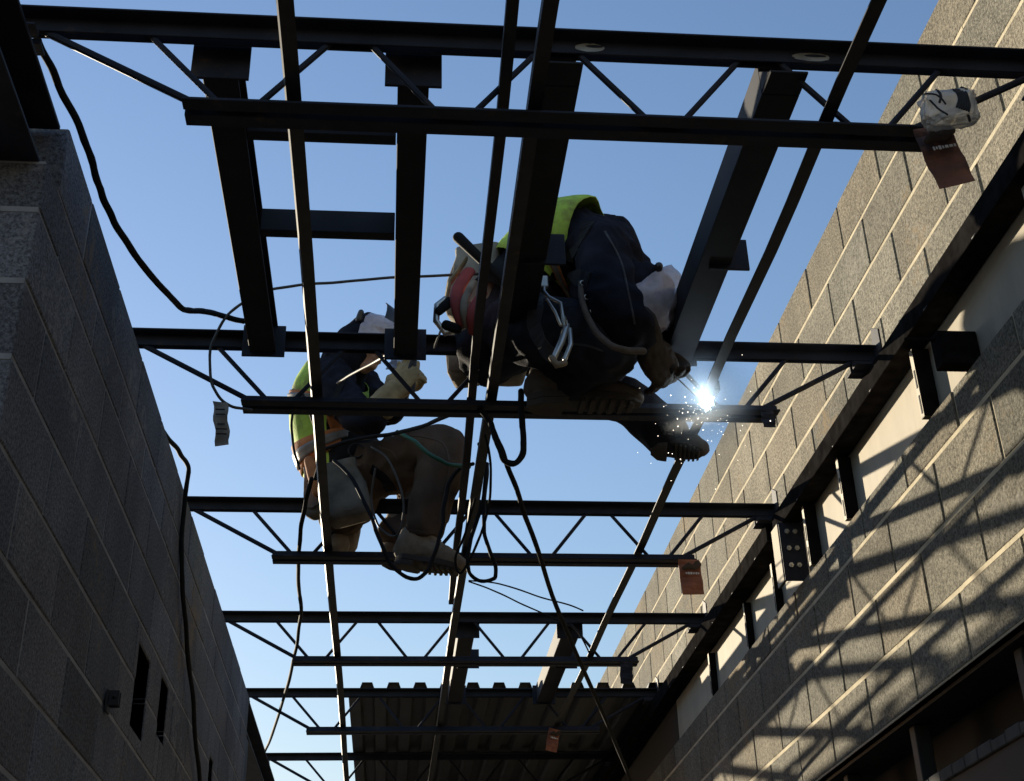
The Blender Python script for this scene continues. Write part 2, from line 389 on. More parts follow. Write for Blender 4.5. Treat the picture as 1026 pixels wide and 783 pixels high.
# ------------------------------------------------------------------ bar joists
ZT, ZB = 3.72, 3.514
def make_joist(y, label, xl=-.86, xr=1.565, right=1.20):
    t = empty('steel_joist', (.36, y, ZB)); tag(t, label, 'joist', 'open web joists spanning between the two walls')
    g = .008; w = .042; d = .040; th = .0055
    m = MB()
    for s in (-1, 1):
        m.prism([(y+s*g, ZT), (y+s*(g+th), ZT), (y+s*(g+th), ZT+d-th), (y+s*(g+w), ZT+d-th), (y+s*(g+w), ZT+d), (y+s*g, ZT+d)], xl, xr, 'x')
    m.build('top_chord', M['steel'], t, bevel=.0012)
    m = MB(); w2 = .036; d2 = .034
    for s in (-1, 1):
        m.prism([(y+s*g, ZB), (y+s*(g+w2), ZB), (y+s*(g+w2), ZB+th), (y+s*(g+th), ZB+th), (y+s*(g+th), ZB+d2), (y+s*g, ZB+d2)], -.47, right, 'x')
    m.build('bottom_chord', M['steel'], t, bevel=.0012)
    # one continuous bent web bar
    bt, tp = ZB+.014, ZT+.024; rr = .0075
    pts = [(-.60, y, tp)]
    xs = -.355
    nodes = []
    for k in range(4):
        b = -.355+.471*k; nodes += [(b-.03,bt),(b+.03,bt)]
        tx = -.355+.471*(k+.5)
        if k < 3: nodes += [(tx-.035,tp),(tx+.035,tp)]
    nodes = [(-.575,tp)] + nodes + [(1.27,tp)]
    m = MB(); m.sweep([(x,y,z) for x,z in nodes], [rr]*len(nodes), 8, round_ends=False); m.build('web', M['steel'], t, smooth=False)
    for pa, pb in (((-.80,y,ZT+.012),(-.44,y,ZB+.02)), ((1.50,y,ZT+.012),(right-.06,y,ZB+.02))):
        m = MB(); m.sweep([pa,pb],[.009,.009],8,round_ends=False); m.build('end_web', M['steel'], t)
    s = MB()
    for q in (-1,1): s.prism([(y+q*.010,3.687),(y+q*.05,3.687),(y+q*.05,3.693),(y+q*.016,3.693),(y+q*.016,ZT-.002),(y+q*.010,ZT-.002)], 1.47, 1.60, 'x')
    s.build('bearing_seat', M['steel'], t, bevel=.001)
    s = MB(); s.prism([(y-.085,3.80),(y-.03,3.835),(y-.012,3.70),(y-.085,3.66)], 1.545, 1.551, 'x'); s.build('end_plate', M['steel'], t, bevel=.001)
    s = MB()
    for q in (-1,1): s.prism([(y+q*.010,3.703),(y+q*.05,3.703),(y+q*.05,3.709),(y+q*.016,3.709),(y+q*.016,ZT-.002),(y+q*.010,ZT-.002)], -.90, -.80, 'x')
    s.build('bearing_seat', M['steel'], t, bevel=.001)
    return t
JY = [2.252, 3.604, 4.868, 6.205, 7.51, 9.03, 10.35]
JL = ['nearest joist across the top of the view, its chord scuffed by grinding',
      'second joist, where the crouching welder works',
      'third joist, under the seated worker',
      'fourth joist, last one clear of the metal deck',
      'joist carrying the near edge of the corrugated deck',
      'joist under the deck, its left end against sky near the bottom edge',
      'farthest joist hidden deep under the deck']
proto = make_joist(JY[0], JL[0])
joists = [proto]
for y, lb in list(zip(JY, JL))[1:]:
    c = copy_tree(proto); c.location.y = y; c['label'] = lb; joists.append(c)
# ground-off spots on the near joist's chord
for xc, hw in ((.425,.034),(.945,.045)):
    q = MB(); yf = JY[0]-.0138
    q.prism([(xc+hw*math.cos(2*math.pi*k/24)*(1+.12*noise.noise(V((k*.9,xc*9,0)))), ZT+.017+.0125*math.sin(2*math.pi*k/24)*(1+.2*noise.noise(V((k*1.1,xc*7,4))))) for k in range(24)], yf-.0008, yf, 'y')
    pa = q.build('ground_patch', M['scuff'], joists[0])
    q = MB(); q.prism([(xc+.01+hw*.6*math.cos(2*math.pi*k/18)*(1+.2*noise.noise(V((k*.8,xc*5,2)))), ZT+.021+.004*math.sin(2*math.pi*k/18)) for k in range(18)], yf-.0016, yf-.0010, 'y')
    q.build('weld_bead', M['steel'], pa)

# ------------------------------------------------------------------ bridging angles
def bridging(p, q, label, w=.032, roll=0, flip=1):
    t = MB(); p = V(p); q = V(q); d = (q-p).normalized(); sx = V((1,0,0)); up = d.cross(sx).normalized()
    if up.z < 0: up = -up
    sx = d.cross(up).normalized()
    if sx.x < 0: sx = -sx
    sx, up = sx*math.cos(roll)+up*math.sin(roll), up*math.cos(roll)-sx*math.sin(roll)
    sx = sx*flip
    th = .004
    prof = [(-w/2,0),(w/2,0),(w/2,th),(-w/2+th,th),(-w/2+th,w),(-w/2,w)]
    n = 14; rings = []
    for k in range(n+1):
        f = k/n; c = p.lerp(q, f) + V((.0035*math.sin(f*17+p.x*9), 0, .003*math.sin(f*11+p.x*5)))
        rings.append([t.bm.verts.new(c + sx*u + up*v) for u,v in prof])
    for a, b in zip(rings, rings[1:]):
        for k in range(6): t.face([a[k],a[(k+1)%6],b[(k+1)%6],b[k]])
    t.face(rings[0]); t.face(rings[-1][::-1])
    o = t.build('bridging_angle', M['angle'], bevel=0)
    return tag(o, label, 'bridging angle', 'bridging angles laid across the joists')
zb = ZB+.036
bridging((-.228,.6,zb), (-.285,11.2,zb), 'bridging angle on the left, passing in front of the seated worker', roll=R(14))
bridging((.300,.6,zb), (.268,11.2,zb), 'thick central bridging angle with a sunlit edge beside the crouching welder')
bridging((.205,.6,zb+.05), (.262,5.6,zb+.05), 'loose thin central bridging angle lying slightly askew', .026)
bridging((.945,.6,zb), (.965,3.62,zb), 'near right bridging angle ending at the welding arc', flip=-1)
bridging((.980,3.50,zb+.004), (.955,7.9,zb), 'far right bridging angle starting just past the welding arc', flip=-1)

# ------------------------------------------------------------------ roof opening frames
def channel_frame(x0, x1, y0, y1, label, tab=None, open_side=1, z0=3.672, z1=3.772, plate=True, near=True):
    t = empty('frame_channel', ((x0+x1)/2, (y0+y1)/2, z0)); tag(t, label, 'channel', 'roof opening frame channels between joists')
    m = MB(); th = .007
    # C section: web on the left, flanges reaching right
    m.prism([(x0,z0),(x1,z0),(x1,z0+th),(x0+th,z0+th),(x0+th,z1-th),(x1,z1-th),(x1,z1),(x0,z1)], y0+.012 if near else y0-.006, y1-.012, 'y')
    if not near:      # coped end: the lower flange runs on under the joist
        m.box(x0+.001, x1, y0-.082, y0-.007, z0, z0+th)
        m.prism([(y0-.0065,z0+th+.001),(y0-.0065,z1-.03),(y0-.075,z0+th+.001)], x0, x0+th, 'x')
    m.build('channel', M['channel'], t, bevel=.0015)
    if plate:
        xm = (x0+x1)/2
        for ya in ((y0, y1-.008) if near else (y1-.008,)):
            m = MB(); m.box(xm-.065, xm+.065, ya, ya+.008, z0-.01, z1-.0); m.build('end_plate', M['steel'], t, bevel=.001)
    if tab:
        m = MB(); m.box(x1-.06, x1+.055, tab, tab+.009, z0-.012, z1-.01); m.build('clip_plate', M['steel'], t, bevel=.001)
    return t
y0, y1 = JY[0]+.052, JY[1]-.052
channel_frame(-.452,-.372, y0, y1, 'leftmost frame channel between the first two joists')
channel_frame(-.012,.060, y0, y1, 'frame channel bolted to the middle of the two cross channels')
channel_frame(.325,.405, y0, y1, 'frame channel behind the central bridging angles, near the welder', tab=3.0, near=False)
channel_frame(.835,.925, y0, y1, 'right frame channel with sunlit side near the welding arc', tab=3.0, near=False)
y0, y1 = JY[3]+.052, JY[4]-.052
channel_frame(.325,.405, y0, y1, 'far central frame channel between fourth joist and deck', tab=6.75)
channel_frame(.835,.925, y0, y1, 'far right frame channel with sunlit side just before the deck', tab=6.75)
def cross(y, z0, z1, label):
    m = MB(); th=.006
    m.prism([(y,z0),(y+.035,z0),(y+.035,z0+th),(y+th,z0+th),(y+th,z1-th),(y+.035,z1-th),(y+.035,z1),(y,z1)], -.370, -.014, 'x')
    return tag(m.build('cross_channel', M['channel'], bevel=.0015), label, 'channel', 'cross channels of the left roof opening')
cross(2.50, 3.675, 3.755, 'cross channel of the left roof opening close behind the nearest joist')
cross(2.90, 3.675, 3.745, 'cross channel of the left roof opening nearer the workers')

# ------------------------------------------------------------------ metal deck
dk = MB()
prof = []; x = -.245; p = .1524
while x < 1.45:
    prof += [(x,3.763),(x+.066,3.763),(x+.080,3.803),(x+.138,3.803)]; x += p
prof.append((1.601,3.803)); rows = []
for yy in (7.50, 9.2, 11.0, 13.3):
    lo = [dk.bm.verts.new((u,yy,w)) for u,w in prof]; hi = [dk.bm.verts.new((u,yy,w+.0014)) for u,w in prof]; rows.append((lo,hi))
n = len(prof)
for (la,ha),(lb,hb) in zip(rows, rows[1:]):
    for k in range(n-1):
        dk.face([la[k],la[k+1],lb[k+1],lb[k]]); dk.face([ha[k],hb[k],hb[k+1],ha[k+1]])
for (la,ha) in (rows[0], rows[-1]):
    for k in range(n-1): dk.face([la[k],ha[k],ha[k+1],la[k+1]])
tag(dk.build('metal_deck', M['deckmetal']), 'corrugated metal roof deck laid over the far joists', 'roof deck')
# far end wall under the deck
ew = MB(); ew.box(-.24,1.598,13.40,13.6,0,3.70); tag(ew.build('end_wall', M['panel']), 'dark wall closing the far end under the deck', 'wall')

# ------------------------------------------------------------------ wide flange beams at the ends of the left wall
def wbeam(y0, y1, xc, zb, zt, label, w=.16):
    m = MB(); h = w/2; tf=.011; tw=.004
    m.prism([(xc-h,zb),(xc+h,zb),(xc+h,zb+tf),(xc+tw,zb+tf),(xc+tw,zt-tf),(xc+h,zt-tf),(xc+h,zt),(xc-h,zt),(xc-h,zt-tf),(xc-tw,zt-tf),(xc-tw,zb+tf),(xc-h,zb+tf)], y0, y1, 'y')
    return tag(m.build('steel_beam', M['steel'], bevel=.002), label, 'beam')
wbeam(-2.5, 2.527, -.895, 3.503, 3.690, 'black wide flange beam resting on the stepped near end of the left wall', .17)
wbeam(7.43, 12.5, -.875, 3.50, 3.690, 'black beam continuing past the far end of the left wall')
pt = MB(); pt.box(-.99,-.80,7.43,7.62,0,3.495); tag(pt.build('steel_post', M['steel'], bevel=.004), 'dark post under the far beam at the end of the left wall', 'post')

# ------------------------------------------------------------------ cables
def cable(pts, r, m, name, label, cat='cable', group=None, n=7, seg=8):
    s = spline(pts, n); sd_ = len(label)*.37
    s = [tuple(V(p)+noise.noise_vector(V((i*.23+sd_, sd_, 0)))*.0055*min(1,i/4,(len(s)-1-i)/4)*min(1,r/.008)) for i,p in enumerate(s)]
    b = MB(); b.sweep(s, [r*(1+.10*noise.noise(V((i*.6,sd_,3)))) for i in range(len(s))], seg)
    return tag(b.build(name, M[m], smooth=True), label, cat, group)
cable([(-0.8400,2.2800,3.7894),(-0.8066,2.3200,3.7241),(-0.7759,2.3800,3.6820),(-0.7353,2.4800,3.6153),(-0.7195,2.5800,3.5773),(-0.7070,2.6600,3.5491),(-0.6864,2.7800,3.5465),(-0.6518,2.9500,3.5566),(-0.6186,3.1500,3.5987),(-0.5989,3.2800,3.6519),(-0.5645,3.3800,3.7125),(-0.5257,3.4600,3.7461),(-0.4734,3.5000,3.7582)], .0088, 'rubber', 'cable', 'thick black cable sagging from the near joist to the second joist at left')
cable([(0.3722,3.4000,3.9033),(0.2163,3.4000,3.8869),(0.0007,3.4200,3.8821),(-0.1825,3.4200,3.8577),(-0.3033,3.4200,3.8428),(-0.4159,3.4200,3.8102),(-0.5050,3.4500,3.7619),(-0.5537,3.4700,3.6735),(-0.5589,3.4800,3.5819),(-0.5343,3.4800,3.4973),(-0.4928,3.5000,3.4620),(-0.4313,3.5300,3.4658)], .0045, 'wire', 'wire', 'thin grey wire looping left from the welder to the hanging paper tag', 'wire')
cable([(-.84,4.0,3.715),(-.80,4.2,3.712),(-0.7759,4.3600,3.7199),(-0.7660,4.5000,3.7269),(-0.7758,4.5600,3.6324),(-0.7818,4.6200,3.4979),(-0.7789,4.6800,3.3838),(-0.7718,4.8500,3.2303),(-0.7666,5.1000,3.0742),(-0.7659,5.3200,2.9372),(-0.7674,5.5500,2.8208),(-0.7692,5.8000,2.6428)], .0088, 'rubber', 'cable', 'black cable hanging down the face of the left wall')
cable([(-0.3100,4.5000,3.6932),(-0.3383,4.6200,3.6242),(-0.3632,4.8000,3.5559),(-0.3894,5.2000,3.5640),(-0.4129,5.7500,3.6051),(-0.4490,6.1000,3.5791),(-0.5074,6.6000,3.5848),(-0.6263,7.5000,3.6417),(-0.7984,8.8000,3.7582),(-0.8596,9.1000,3.7382)], .0088, 'rubber', 'cable', 'black cable trailing from the seated worker over the far joists')
cable([(0.2261,3.6200,3.5663),(0.2783,3.5800,3.4759),(0.3229,3.6200,3.4008),(0.3728,3.7500,3.3367),(0.4490,4.0000,3.2729),(0.5902,4.5000,3.2003),(0.7765,5.1000,3.1147),(0.9554,5.6000,3.0020),(1.0800,5.9500,2.8975),(1.1943,6.2000,2.7399)], .0085, 'rubber', 'cable', 'long straight black cable running down from the central angle towards the deck')
cable([(0.3772,3.5000,3.5323),(0.3776,3.5000,3.4362),(0.3841,3.5000,3.3523),(0.3586,3.5000,3.2925),(0.3231,3.5000,3.2952),(0.3035,3.5000,3.3509),(0.2854,3.5200,3.4278)], .0095, 'rubber', 'cable', 'short thick black cable loop hanging under the welder')
cable([(0.3034,4.3000,3.7498),(0.3274,4.3000,3.6495),(0.3110,4.3000,3.5115),(0.2718,4.3200,3.3854),(0.2568,4.3200,3.2804),(0.2911,4.3200,3.2327),(0.3433,4.3200,3.2332),(0.3545,4.3200,3.2738),(0.3265,4.3000,3.3589),(0.3138,4.3000,3.4537),(0.3262,4.3000,3.5703),(0.3313,4.3000,3.6695)], .0072, 'rubber', 'cable', 'looped black cable hanging on the central angle by the tan boot')
cable([(0.3596,5.9000,3.8196),(0.4577,5.9500,3.8039),(0.6095,6.0500,3.7706),(0.7877,6.1000,3.7082),(0.8924,6.1000,3.6483),(0.9538,6.1000,3.5192)], .004, 'rubber', 'wire', 'lower of two thin tie wires drooping to the fourth joist', 'wire')
cable([(0.3596,5.9000,3.8246),(0.5060,5.9500,3.8294),(0.7077,6.0500,3.8017),(0.8595,6.1000,3.7798),(0.9299,6.1200,3.7566)], .004, 'rubber', 'wire', 'upper of two thin tie wires drooping to the fourth joist', 'wire')
cable([(-0.2211,4.3600,3.7012),(-0.1561,4.3200,3.6195),(-0.0950,4.2800,3.4857),(-0.0500,4.2600,3.3572),(0.0000,4.2600,3.2549),(0.0619,4.2600,3.2119),(0.1161,4.2600,3.2413),(0.1467,4.2600,3.3148),(0.1681,4.2800,3.4054),(0.1794,4.3000,3.5097),(0.1937,4.3000,3.5880),(0.2299,4.3000,3.6479),(0.2806,4.3000,3.6687)], .0072, 'rubber', 'cable', 'black cable looping under the tan boot of the seated worker')
cable([(0.0048,4.3000,3.7932),(0.0663,4.2600,3.7376),(0.1274,4.2500,3.6778),(0.1921,4.2600,3.6480),(0.2660,4.3000,3.6564)], .008, 'green', 'hose', 'dark green hose lying across the seated worker\'s knee', 'hose')
cable([(-0.2794,4.4000,3.7603),(-0.1682,4.3200,3.7634),(-0.0238,4.2500,3.7591),(0.0806,4.1000,3.7122),(0.1762,3.9000,3.6561),(0.2565,3.7000,3.5958)], .0072, 'rubber', 'cable', 'black cable stretched from the seated worker\'s belt up to the second joist')
cable([(-0.2172,4.2500,3.9644),(-0.1393,4.0500,3.9029),(-0.0671,3.8500,3.8294),(-0.0197,3.6000,3.7221)], .0045, 'wire', 'wire', 'pale thin wire crossing in front of the seated worker\'s chest', 'wire')
cable([(-0.3412,4.3000,3.9306),(-0.2843,4.3000,3.7998),(-0.2666,4.3200,3.7092),(-0.2887,4.4000,3.6469)], .008, 'rubber', 'cable', 'black cable hanging over the back of the orange and green vest')
cable([(0.5400,3.2000,3.7812),(0.5260,3.1600,3.6672),(0.5313,3.1300,3.5707),(0.5620,3.1000,3.4875),(0.6117,3.0800,3.4383),(0.6797,3.1000,3.4455)], .0095, 'bootdark', 'welding_lead', 'brown rubber welding lead curving to the crouching welder\'s glove', 'cable')

cable([(0.2804,3.7000,3.4818),(0.3053,3.8000,3.4114),(0.3012,3.9000,3.3164),(0.2710,4.0000,3.2359),(0.2237,4.1000,3.1701),(0.2041,4.1000,3.2227),(0.2351,4.0500,3.2914),(0.2630,3.9500,3.3735)], .0045, 'rubber', 'wire', 'thin black lead tangled beside the central angle above the tan boot', 'wire')
cable([(-0.0898,4.4000,3.7801),(-0.0222,4.3600,3.7046),(0.0310,4.3600,3.5540),(0.0120,4.4000,3.4310),(-0.0540,4.5000,3.5035),(-0.0861,4.5000,3.6151),(-0.0736,4.4500,3.7143)], .004, 'wire', 'wire', 'thin grey lead looped beside the seated worker\'s thigh', 'wire')
cable([(-0.3562,4.5000,3.7335),(-0.3889,4.5000,3.8580),(-0.3922,4.5000,3.9861),(-0.3575,4.5000,4.0478)], .005, 'rubber', 'wire', 'thin black lead running up the back of the seated worker\'s vest', 'wire')
# paper tag on the wire
pg = MB()
pc = [(-0.5389,3.4700,3.4616),(-0.4954,3.4700,3.4592),(-0.4800,3.4800,3.3234),(-0.5196,3.4800,3.3195)]
a,b,c,d = [V(p) for p in pc]
nu, nv = 5, 9; gr = []
for side in (0, .0012):
    gr.append([[pg.bm.verts.new((a.lerp(b,i/nu)).lerp(d.lerp(c,i/nu), j/nv) + V((.003*math.sin(j*1.3), .003*math.sin(j*.9+i*.5)+side, 0))) for i in range(nu+1)] for j in range(nv+1)])
for s in (0,1):
    for j in range(nv):
        for i in range(nu): pg.face([gr[s][j][i],gr[s][j][i+1],gr[s][j+1][i+1],gr[s][j+1][i]])
for j in range(nv):
    for i in (0,nu): pg.face([gr[0][j][i],gr[0][j+1][i],gr[1][j+1][i],gr[1][j][i]])
for i in range(nu):
    for j in (0,nv): pg.face([gr[0][j][i],gr[0][j][i+1],gr[1][j][i+1],gr[1][j][i]])
pto = tag(pg.build('paper_tag', M['paper'], smooth=False), 'small grey paper tag dangling on the thin wire at left', 'tag')
for j in range(2, 8):
    if j == 4: continue
    pk = MB(); p = a.lerp(b,.5).lerp(d.lerp(c,.5), j/nv); wd = random.uniform(.010,.018)
    pk.box(p.x-wd, p.x+wd, p.y-.012, p.y-.010, p.z-.002, p.z+.002)
    pk.build('printed_line', M['ink'], pto)

# joist tags
def joist_tag(x, y, z, w, h, ry, rz, label, marks=True, m='orange'):
    t = empty('joist_tag', (x,y,z)); tag(t, label, 'tag', 'cards tied under the right ends of joist bottom chords')
    b = MB()
    n = 8; f = []
    for s in (0,.0016):
        f.append([[b.bm.verts.new((x+w*(i-.5)+ .0, y+s+.012*math.sin(j/n*2.4+.3)*(1-1.2*i)+.003*math.sin(j*1.7+i*2), z-h*j/n)) for i in (0,.5,1)] for j in range(n+1)])
    for s in (0,1):
        for j in range(n):
            for i in (0,1): b.face([f[s][j][i],f[s][j][i+1],f[s][j+1][i+1],f[s][j+1][i]])
    for j in range(n):
        for i in (0,2): b.face([f[0][j][i],f[0][j+1][i],f[1][j+1][i],f[1][j][i]])
    for i in (0,1):
        for j in (0,n): b.face([f[0][j][i],f[0][j][i+1],f[1][j][i+1],f[1][j][i]])
    cd = b.build('card', M[m], t)
    if marks:
        k = MB()
        yy = y-.016
        xx = x-w*.32
        while xx < x+w*.30:
            ww = random.uniform(.003,.008); hh = random.uniform(.006,.010); k.box(xx, xx+ww, yy+.0015, yy+.003, z-h*.44-hh/2, z-h*.44+hh/2); xx += ww+.003
        k.build('lettering', M['white'], cd)
        k = MB(); k.sweep([(x-w*.38, yy+.004, z-h*.30),(x-w*.1, yy+.003, z-h*.22),(x+w*.12, yy+.003, z-h*.27),(x+w*.36, yy+.004, z-h*.16)],[(.004,h*.05),(.004,h*.10),(.004,h*.08),(.004,h*.10)],8,hint=(0,1,0)); k.build('printed_picture', M['brown'], cd)
    for o in t.children:
        pass
    t.rotation_euler = (0, ry, rz)
    return t
joist_tag(1.175, 2.20, 3.512, .080, .165, R(-11), R(-4), 'large bent brown orange card under the plastic bag on the nearest joist', True, 'shadecard')
joist_tag(1.155, 3.55, 3.512, .040, .060, R(-4), R(20), 'small dark card under the joist beside the welding arc', False, 'steel')  # orange card in shadow, its shade given by the dark steel colour
joist_tag(1.165, 4.81, 3.510, .088, .145, R(-3), R(10), 'sunlit square orange card under the third joist')
joist_tag(1.135, 6.15, 3.510, .060, .110, R(3), R(15), 'dark narrow card under the fourth joist before the deck', False, 'steel')  # shadowed orange card again, dark steel colour as its shade
joist_tag(.93, 7.41, 3.510, .065, .13, R(12), R(15), 'small orange card hanging in the dark under the deck')

# plastic bag on near joist end
bg = MB(); bmesh.ops.create_icosphere(bg.bm, subdivisions=5, radius=1)
BL = V((1.1832,2.1200,3.4898))
for v in bg.bm.verts:
    c = v.co.copy(); e = .38
    c = V((math.copysign(abs(c.x)**e, c.x), math.copysign(abs(c.y)**.8, c.y), math.copysign(abs(c.z)**e, c.z)))
    k = noise.noise(c*2.1)*.14 + noise.noise(c*4+V((3,1,2)))*.08 + abs(noise.noise(c*7))*.14 - abs(noise.noise(c*13))*.05
    v.co = BL + V((c.x*.060, c.y*.022, c.z*.046 + c.x*.010)) * (1+k)
bgo = tag(bg.build('plastic_bag', M['bag'], smooth=True), 'crumpled milky plastic bag with black scribble on the nearest joist end', 'bag')
sb2 = MB()
bv = BVHTree.FromPolygons([v.co.copy() for v in bgo.data.vertices], [tuple(p.vertices) for p in bgo.data.polygons])
def stroke(ps, r):
    out = []
    for u, w in spline(ps, 5):
        o = BL + V((u, -.3, w)); h = bv.ray_cast(o, V((0,1,0)))
        if h[0]: out.append(h[0] - V((0,.0008,0)))
    if len(out) > 2: sb2.sweep(out, [r]*len(out), 6)
for k in range(6): stroke([(.004+.006*k,.052-.004*k),(.016+.004*k,.018-.004*k),(.006+.005*k,-.012-.002*k)], .0028)
stroke([(-.055,.028),(-.03,.018),(-.018,-.005)],.002); stroke([(-.03,.05),(-.024,.02),(-.03,0)],.003); stroke([(.03,-.03),(.036,-.045)],.003); stroke([(-.05,.005),(-.035,-.02),(-.02,-.035)],.0022); stroke([(.0,.05),(.022,.054),(.045,.048)],.0025)
sb2.build('scribble', M['ink'], bgo)

# ------------------------------------------------------------------ people
def organic(name, mb, material, parent, voxel=.010, smooth=6, folds=0, fscale=9, seed=0, stretch=(1,1,1), keep=None):
    """fuse the collected volumes into one continuous skin, relax it and give it cloth folds"""
    bmesh.ops.recalc_face_normals(mb.bm, faces=mb.bm.faces)
    me = bpy.data.meshes.new('t'); mb.bm.to_mesh(me); mb.bm.free()
    tmp = bpy.data.objects.new('t', me); col.objects.link(tmp)
    r = tmp.modifiers.new('r','REMESH'); r.mode='VOXEL'; r.voxel_size=voxel
    if smooth:
        s = tmp.modifiers.new('s','SMOOTH'); s.factor=.5; s.iterations=smooth
    dg = bpy.context.evaluated_depsgraph_get()
    out = bpy.data.meshes.new_from_object(tmp.evaluated_get(dg)); out.name = name
    bpy.data.objects.remove(tmp); bpy.data.meshes.remove(me)
    if folds:
        no = [v.normal.copy() for v in out.vertices]
        o3 = V((seed*3.1, seed*1.7, seed*.9)); st = V(stretch)
        for v, nn in zip(out.vertices, no):
            q = v.co*fscale; q = V((q.x*st.x, q.y*st.y, q.z*st.z)) + o3
            w = noise.noise_vector(q*.6)*.8
            a = 1-abs(noise.noise(q+w))*2.2
            b = noise.noise(q*2.3+w)
            v.co += nn*folds*(a*.8+b*.5-.3)
    out.materials.clear(); out.materials.append(material)
    for p in out.polygons: p.use_smooth = True
    o = bpy.data.objects.new(name, out); col.objects.link(o)
    if parent: o.parent = parent; o.matrix_parent_inverse = Matrix.Translation(-parent.location)
    return o
def limb(mb, pts, rad, hint=(0,1,0), seg=14, n=5):
    d = [tuple(p)+((r,r) if not isinstance(r,tuple) else r) for p, r in zip(pts, rad)]
    s = spline(d, n)
    mb.sweep([q[:3] for q in s], [(q[3],q[4]) for q in s], seg, hint)

def hand(mb, wrist, fwd, palm_n, size=1.0, curl=.5, thumb=1, fat=1.0):
    """palm, four unequal fingers and a thumb; palm_n points out of the palm, fingers curl towards it"""
    f = V(fwd).normalized(); n = V(palm_n); n = (n - f*n.dot(f)).normalized(); s = f.cross(n)*thumb   # s: thumb side
    w = V(wrist)
    limb(mb, [w - f*.02*size, w+f*.03*size, w+f*.085*size], [(.026*size*fat,.019*size*fat),(.038*size*fat,.018*size*fat),(.040*size*fat,.015*size*fat)], hint=s, seg=12, n=3)
    L_ = [.072,.080,.074,.058]
    for k in range(4):
        b = w + f*.085*size + s*(.030-.020*k)*size
        p = [b - f*.02*size]; d = f.copy(); ln = L_[k]*size; ax = None
        q = b.copy(); p.append(q.copy())
        for j, fr in enumerate((.45,.32,.25)):
            a = curl*(.75+.12*k if j == 0 else 1.15)
            d = (d*math.cos(a) + n*math.sin(a)).normalized()
            nn = n - d*n.dot(d)
            # keep curling round the same axis
            axis = s
            n_loc = axis.cross(d)*(1 if axis.cross(d).dot(n) >= -.2 else 1)
            q = q + d*ln*fr*1.15; p.append(q.copy())
            n = n
        r = .0088*size*fat*(1 if k < 3 else .88)
        mb.sweep(p, [r*1.05,r*1.1,r,r*.95,r*.85][:len(p)], 8, s)
    t0 = w + f*.025*size + s*.026*size
    t1 = w + f*.055*size + s*.055*size + V(palm_n).normalized()*.012*size
    t2 = w + f*.088*size + s*.056*size + V(palm_n).normalized()*.032*size
    mb.sweep([t0,t1,t2], [.014*size*fat,.011*size*fat,.009*size*fat], 8, f)

def boot(name, parent, ankle, heel, toe, up, material, size=1.0, shaft_to=None, label=None):
    """laced work boot: heel and toe are points on the ground line of the sole"""
    heel = V(heel); toe = V(toe); f = (toe-heel).normalized(); L_ = (toe-heel).length
    u = V(up); u = (u - f*u.dot(f)).normalized(); s = f.cross(u)
    A = V(ankle)
    m = MB()
    def P(a, h, l=0): return heel + f*(a*L_) + u*h*size + s*l*size
    limb(m, [P(.10,.055), P(.30,.062), P(.55,.058), P(.78,.045), P(.92,.036)], [(.038*size,.045*size),(.040*size,.045*size),(.045*size,.042*size),(.047*size,.034*size),(.040*size,.026*size)], hint=s, seg=14)
    limb(m, [P(.17,.05), P(.20,.11), A + (A-P(.2,.1)).normalized()*.02, (V(shaft_to) if shaft_to else A+u*.08)], [(.040*size,.052*size),(.042*size,.052*size),(.047*size,.052*size),(.054*size,.056*size)], hint=s, seg=14)
    limb(m, [P(.30,.12), P(.50,.085), P(.68,.065)], [(.034*size,.03*size),(.036*size,.022*size),(.036*size,.02*size)], hint=s, seg=12)
    b = organic(name, m, material, parent, .008, 5, .003, 26, 3)
    # sole with heel block
    m = MB(); N_ = 16; out = []
    for k in range(N_+1):
        a = k/N_; w = .040 + .012*math.sin(math.pi*min(1,a*1.05)) if a < .72 else .046*math.sqrt(max(.02,1-((a-.72)/.30)**2))
        if a < .08: w = .034*math.sqrt(.25+.75*a/.08)
        w -= .005*math.exp(-((a-.38)/.12)**2); out.append((a,w))
    def ring(h0, h1, sub):
        top = [P(a,h1,w*1.03) for a,w in sub]+[P(a,h1,-w*1.03) for a,w in sub[::-1]]
        bot = [P(a,h0,w*1.03) for a,w in sub]+[P(a,h0,-w*1.03) for a,w in sub[::-1]]
        T_ = [m.bm.verts.new(p) for p in top]; B_ = [m.bm.verts.new(p) for p in bot]; n = len(T_)
        m.face(T_); m.face(B_[::-1])
        for k in range(n): m.face([T_[k],B_[k],B_[(k+1)%n],T_[(k+1)%n]])
    ring(.012,.030,out); ring(-.006,.0115,out[:6])
    a0 = .46
    while a0 < .95:
        i = int(a0*N_); ring(.002,.0115,[(a0,out[i][1]*.9),(a0+.045,out[min(i+1,N_)][1]*.9)]); a0 += .085
    m.build('sole', M['sole'], b, bevel=.0015)
    m = MB()
    for k in range(5):
        a = .34+.075*k; h = .125-.012*k*1.05-.012
        m.sweep([P(a,h,.03),P(a+.02,h+.028,0),P(a,h,-.03)],[.0028]*3,6)
    m.build('laces', M['wire'], b)
    if label: b['label'] = label
    return b

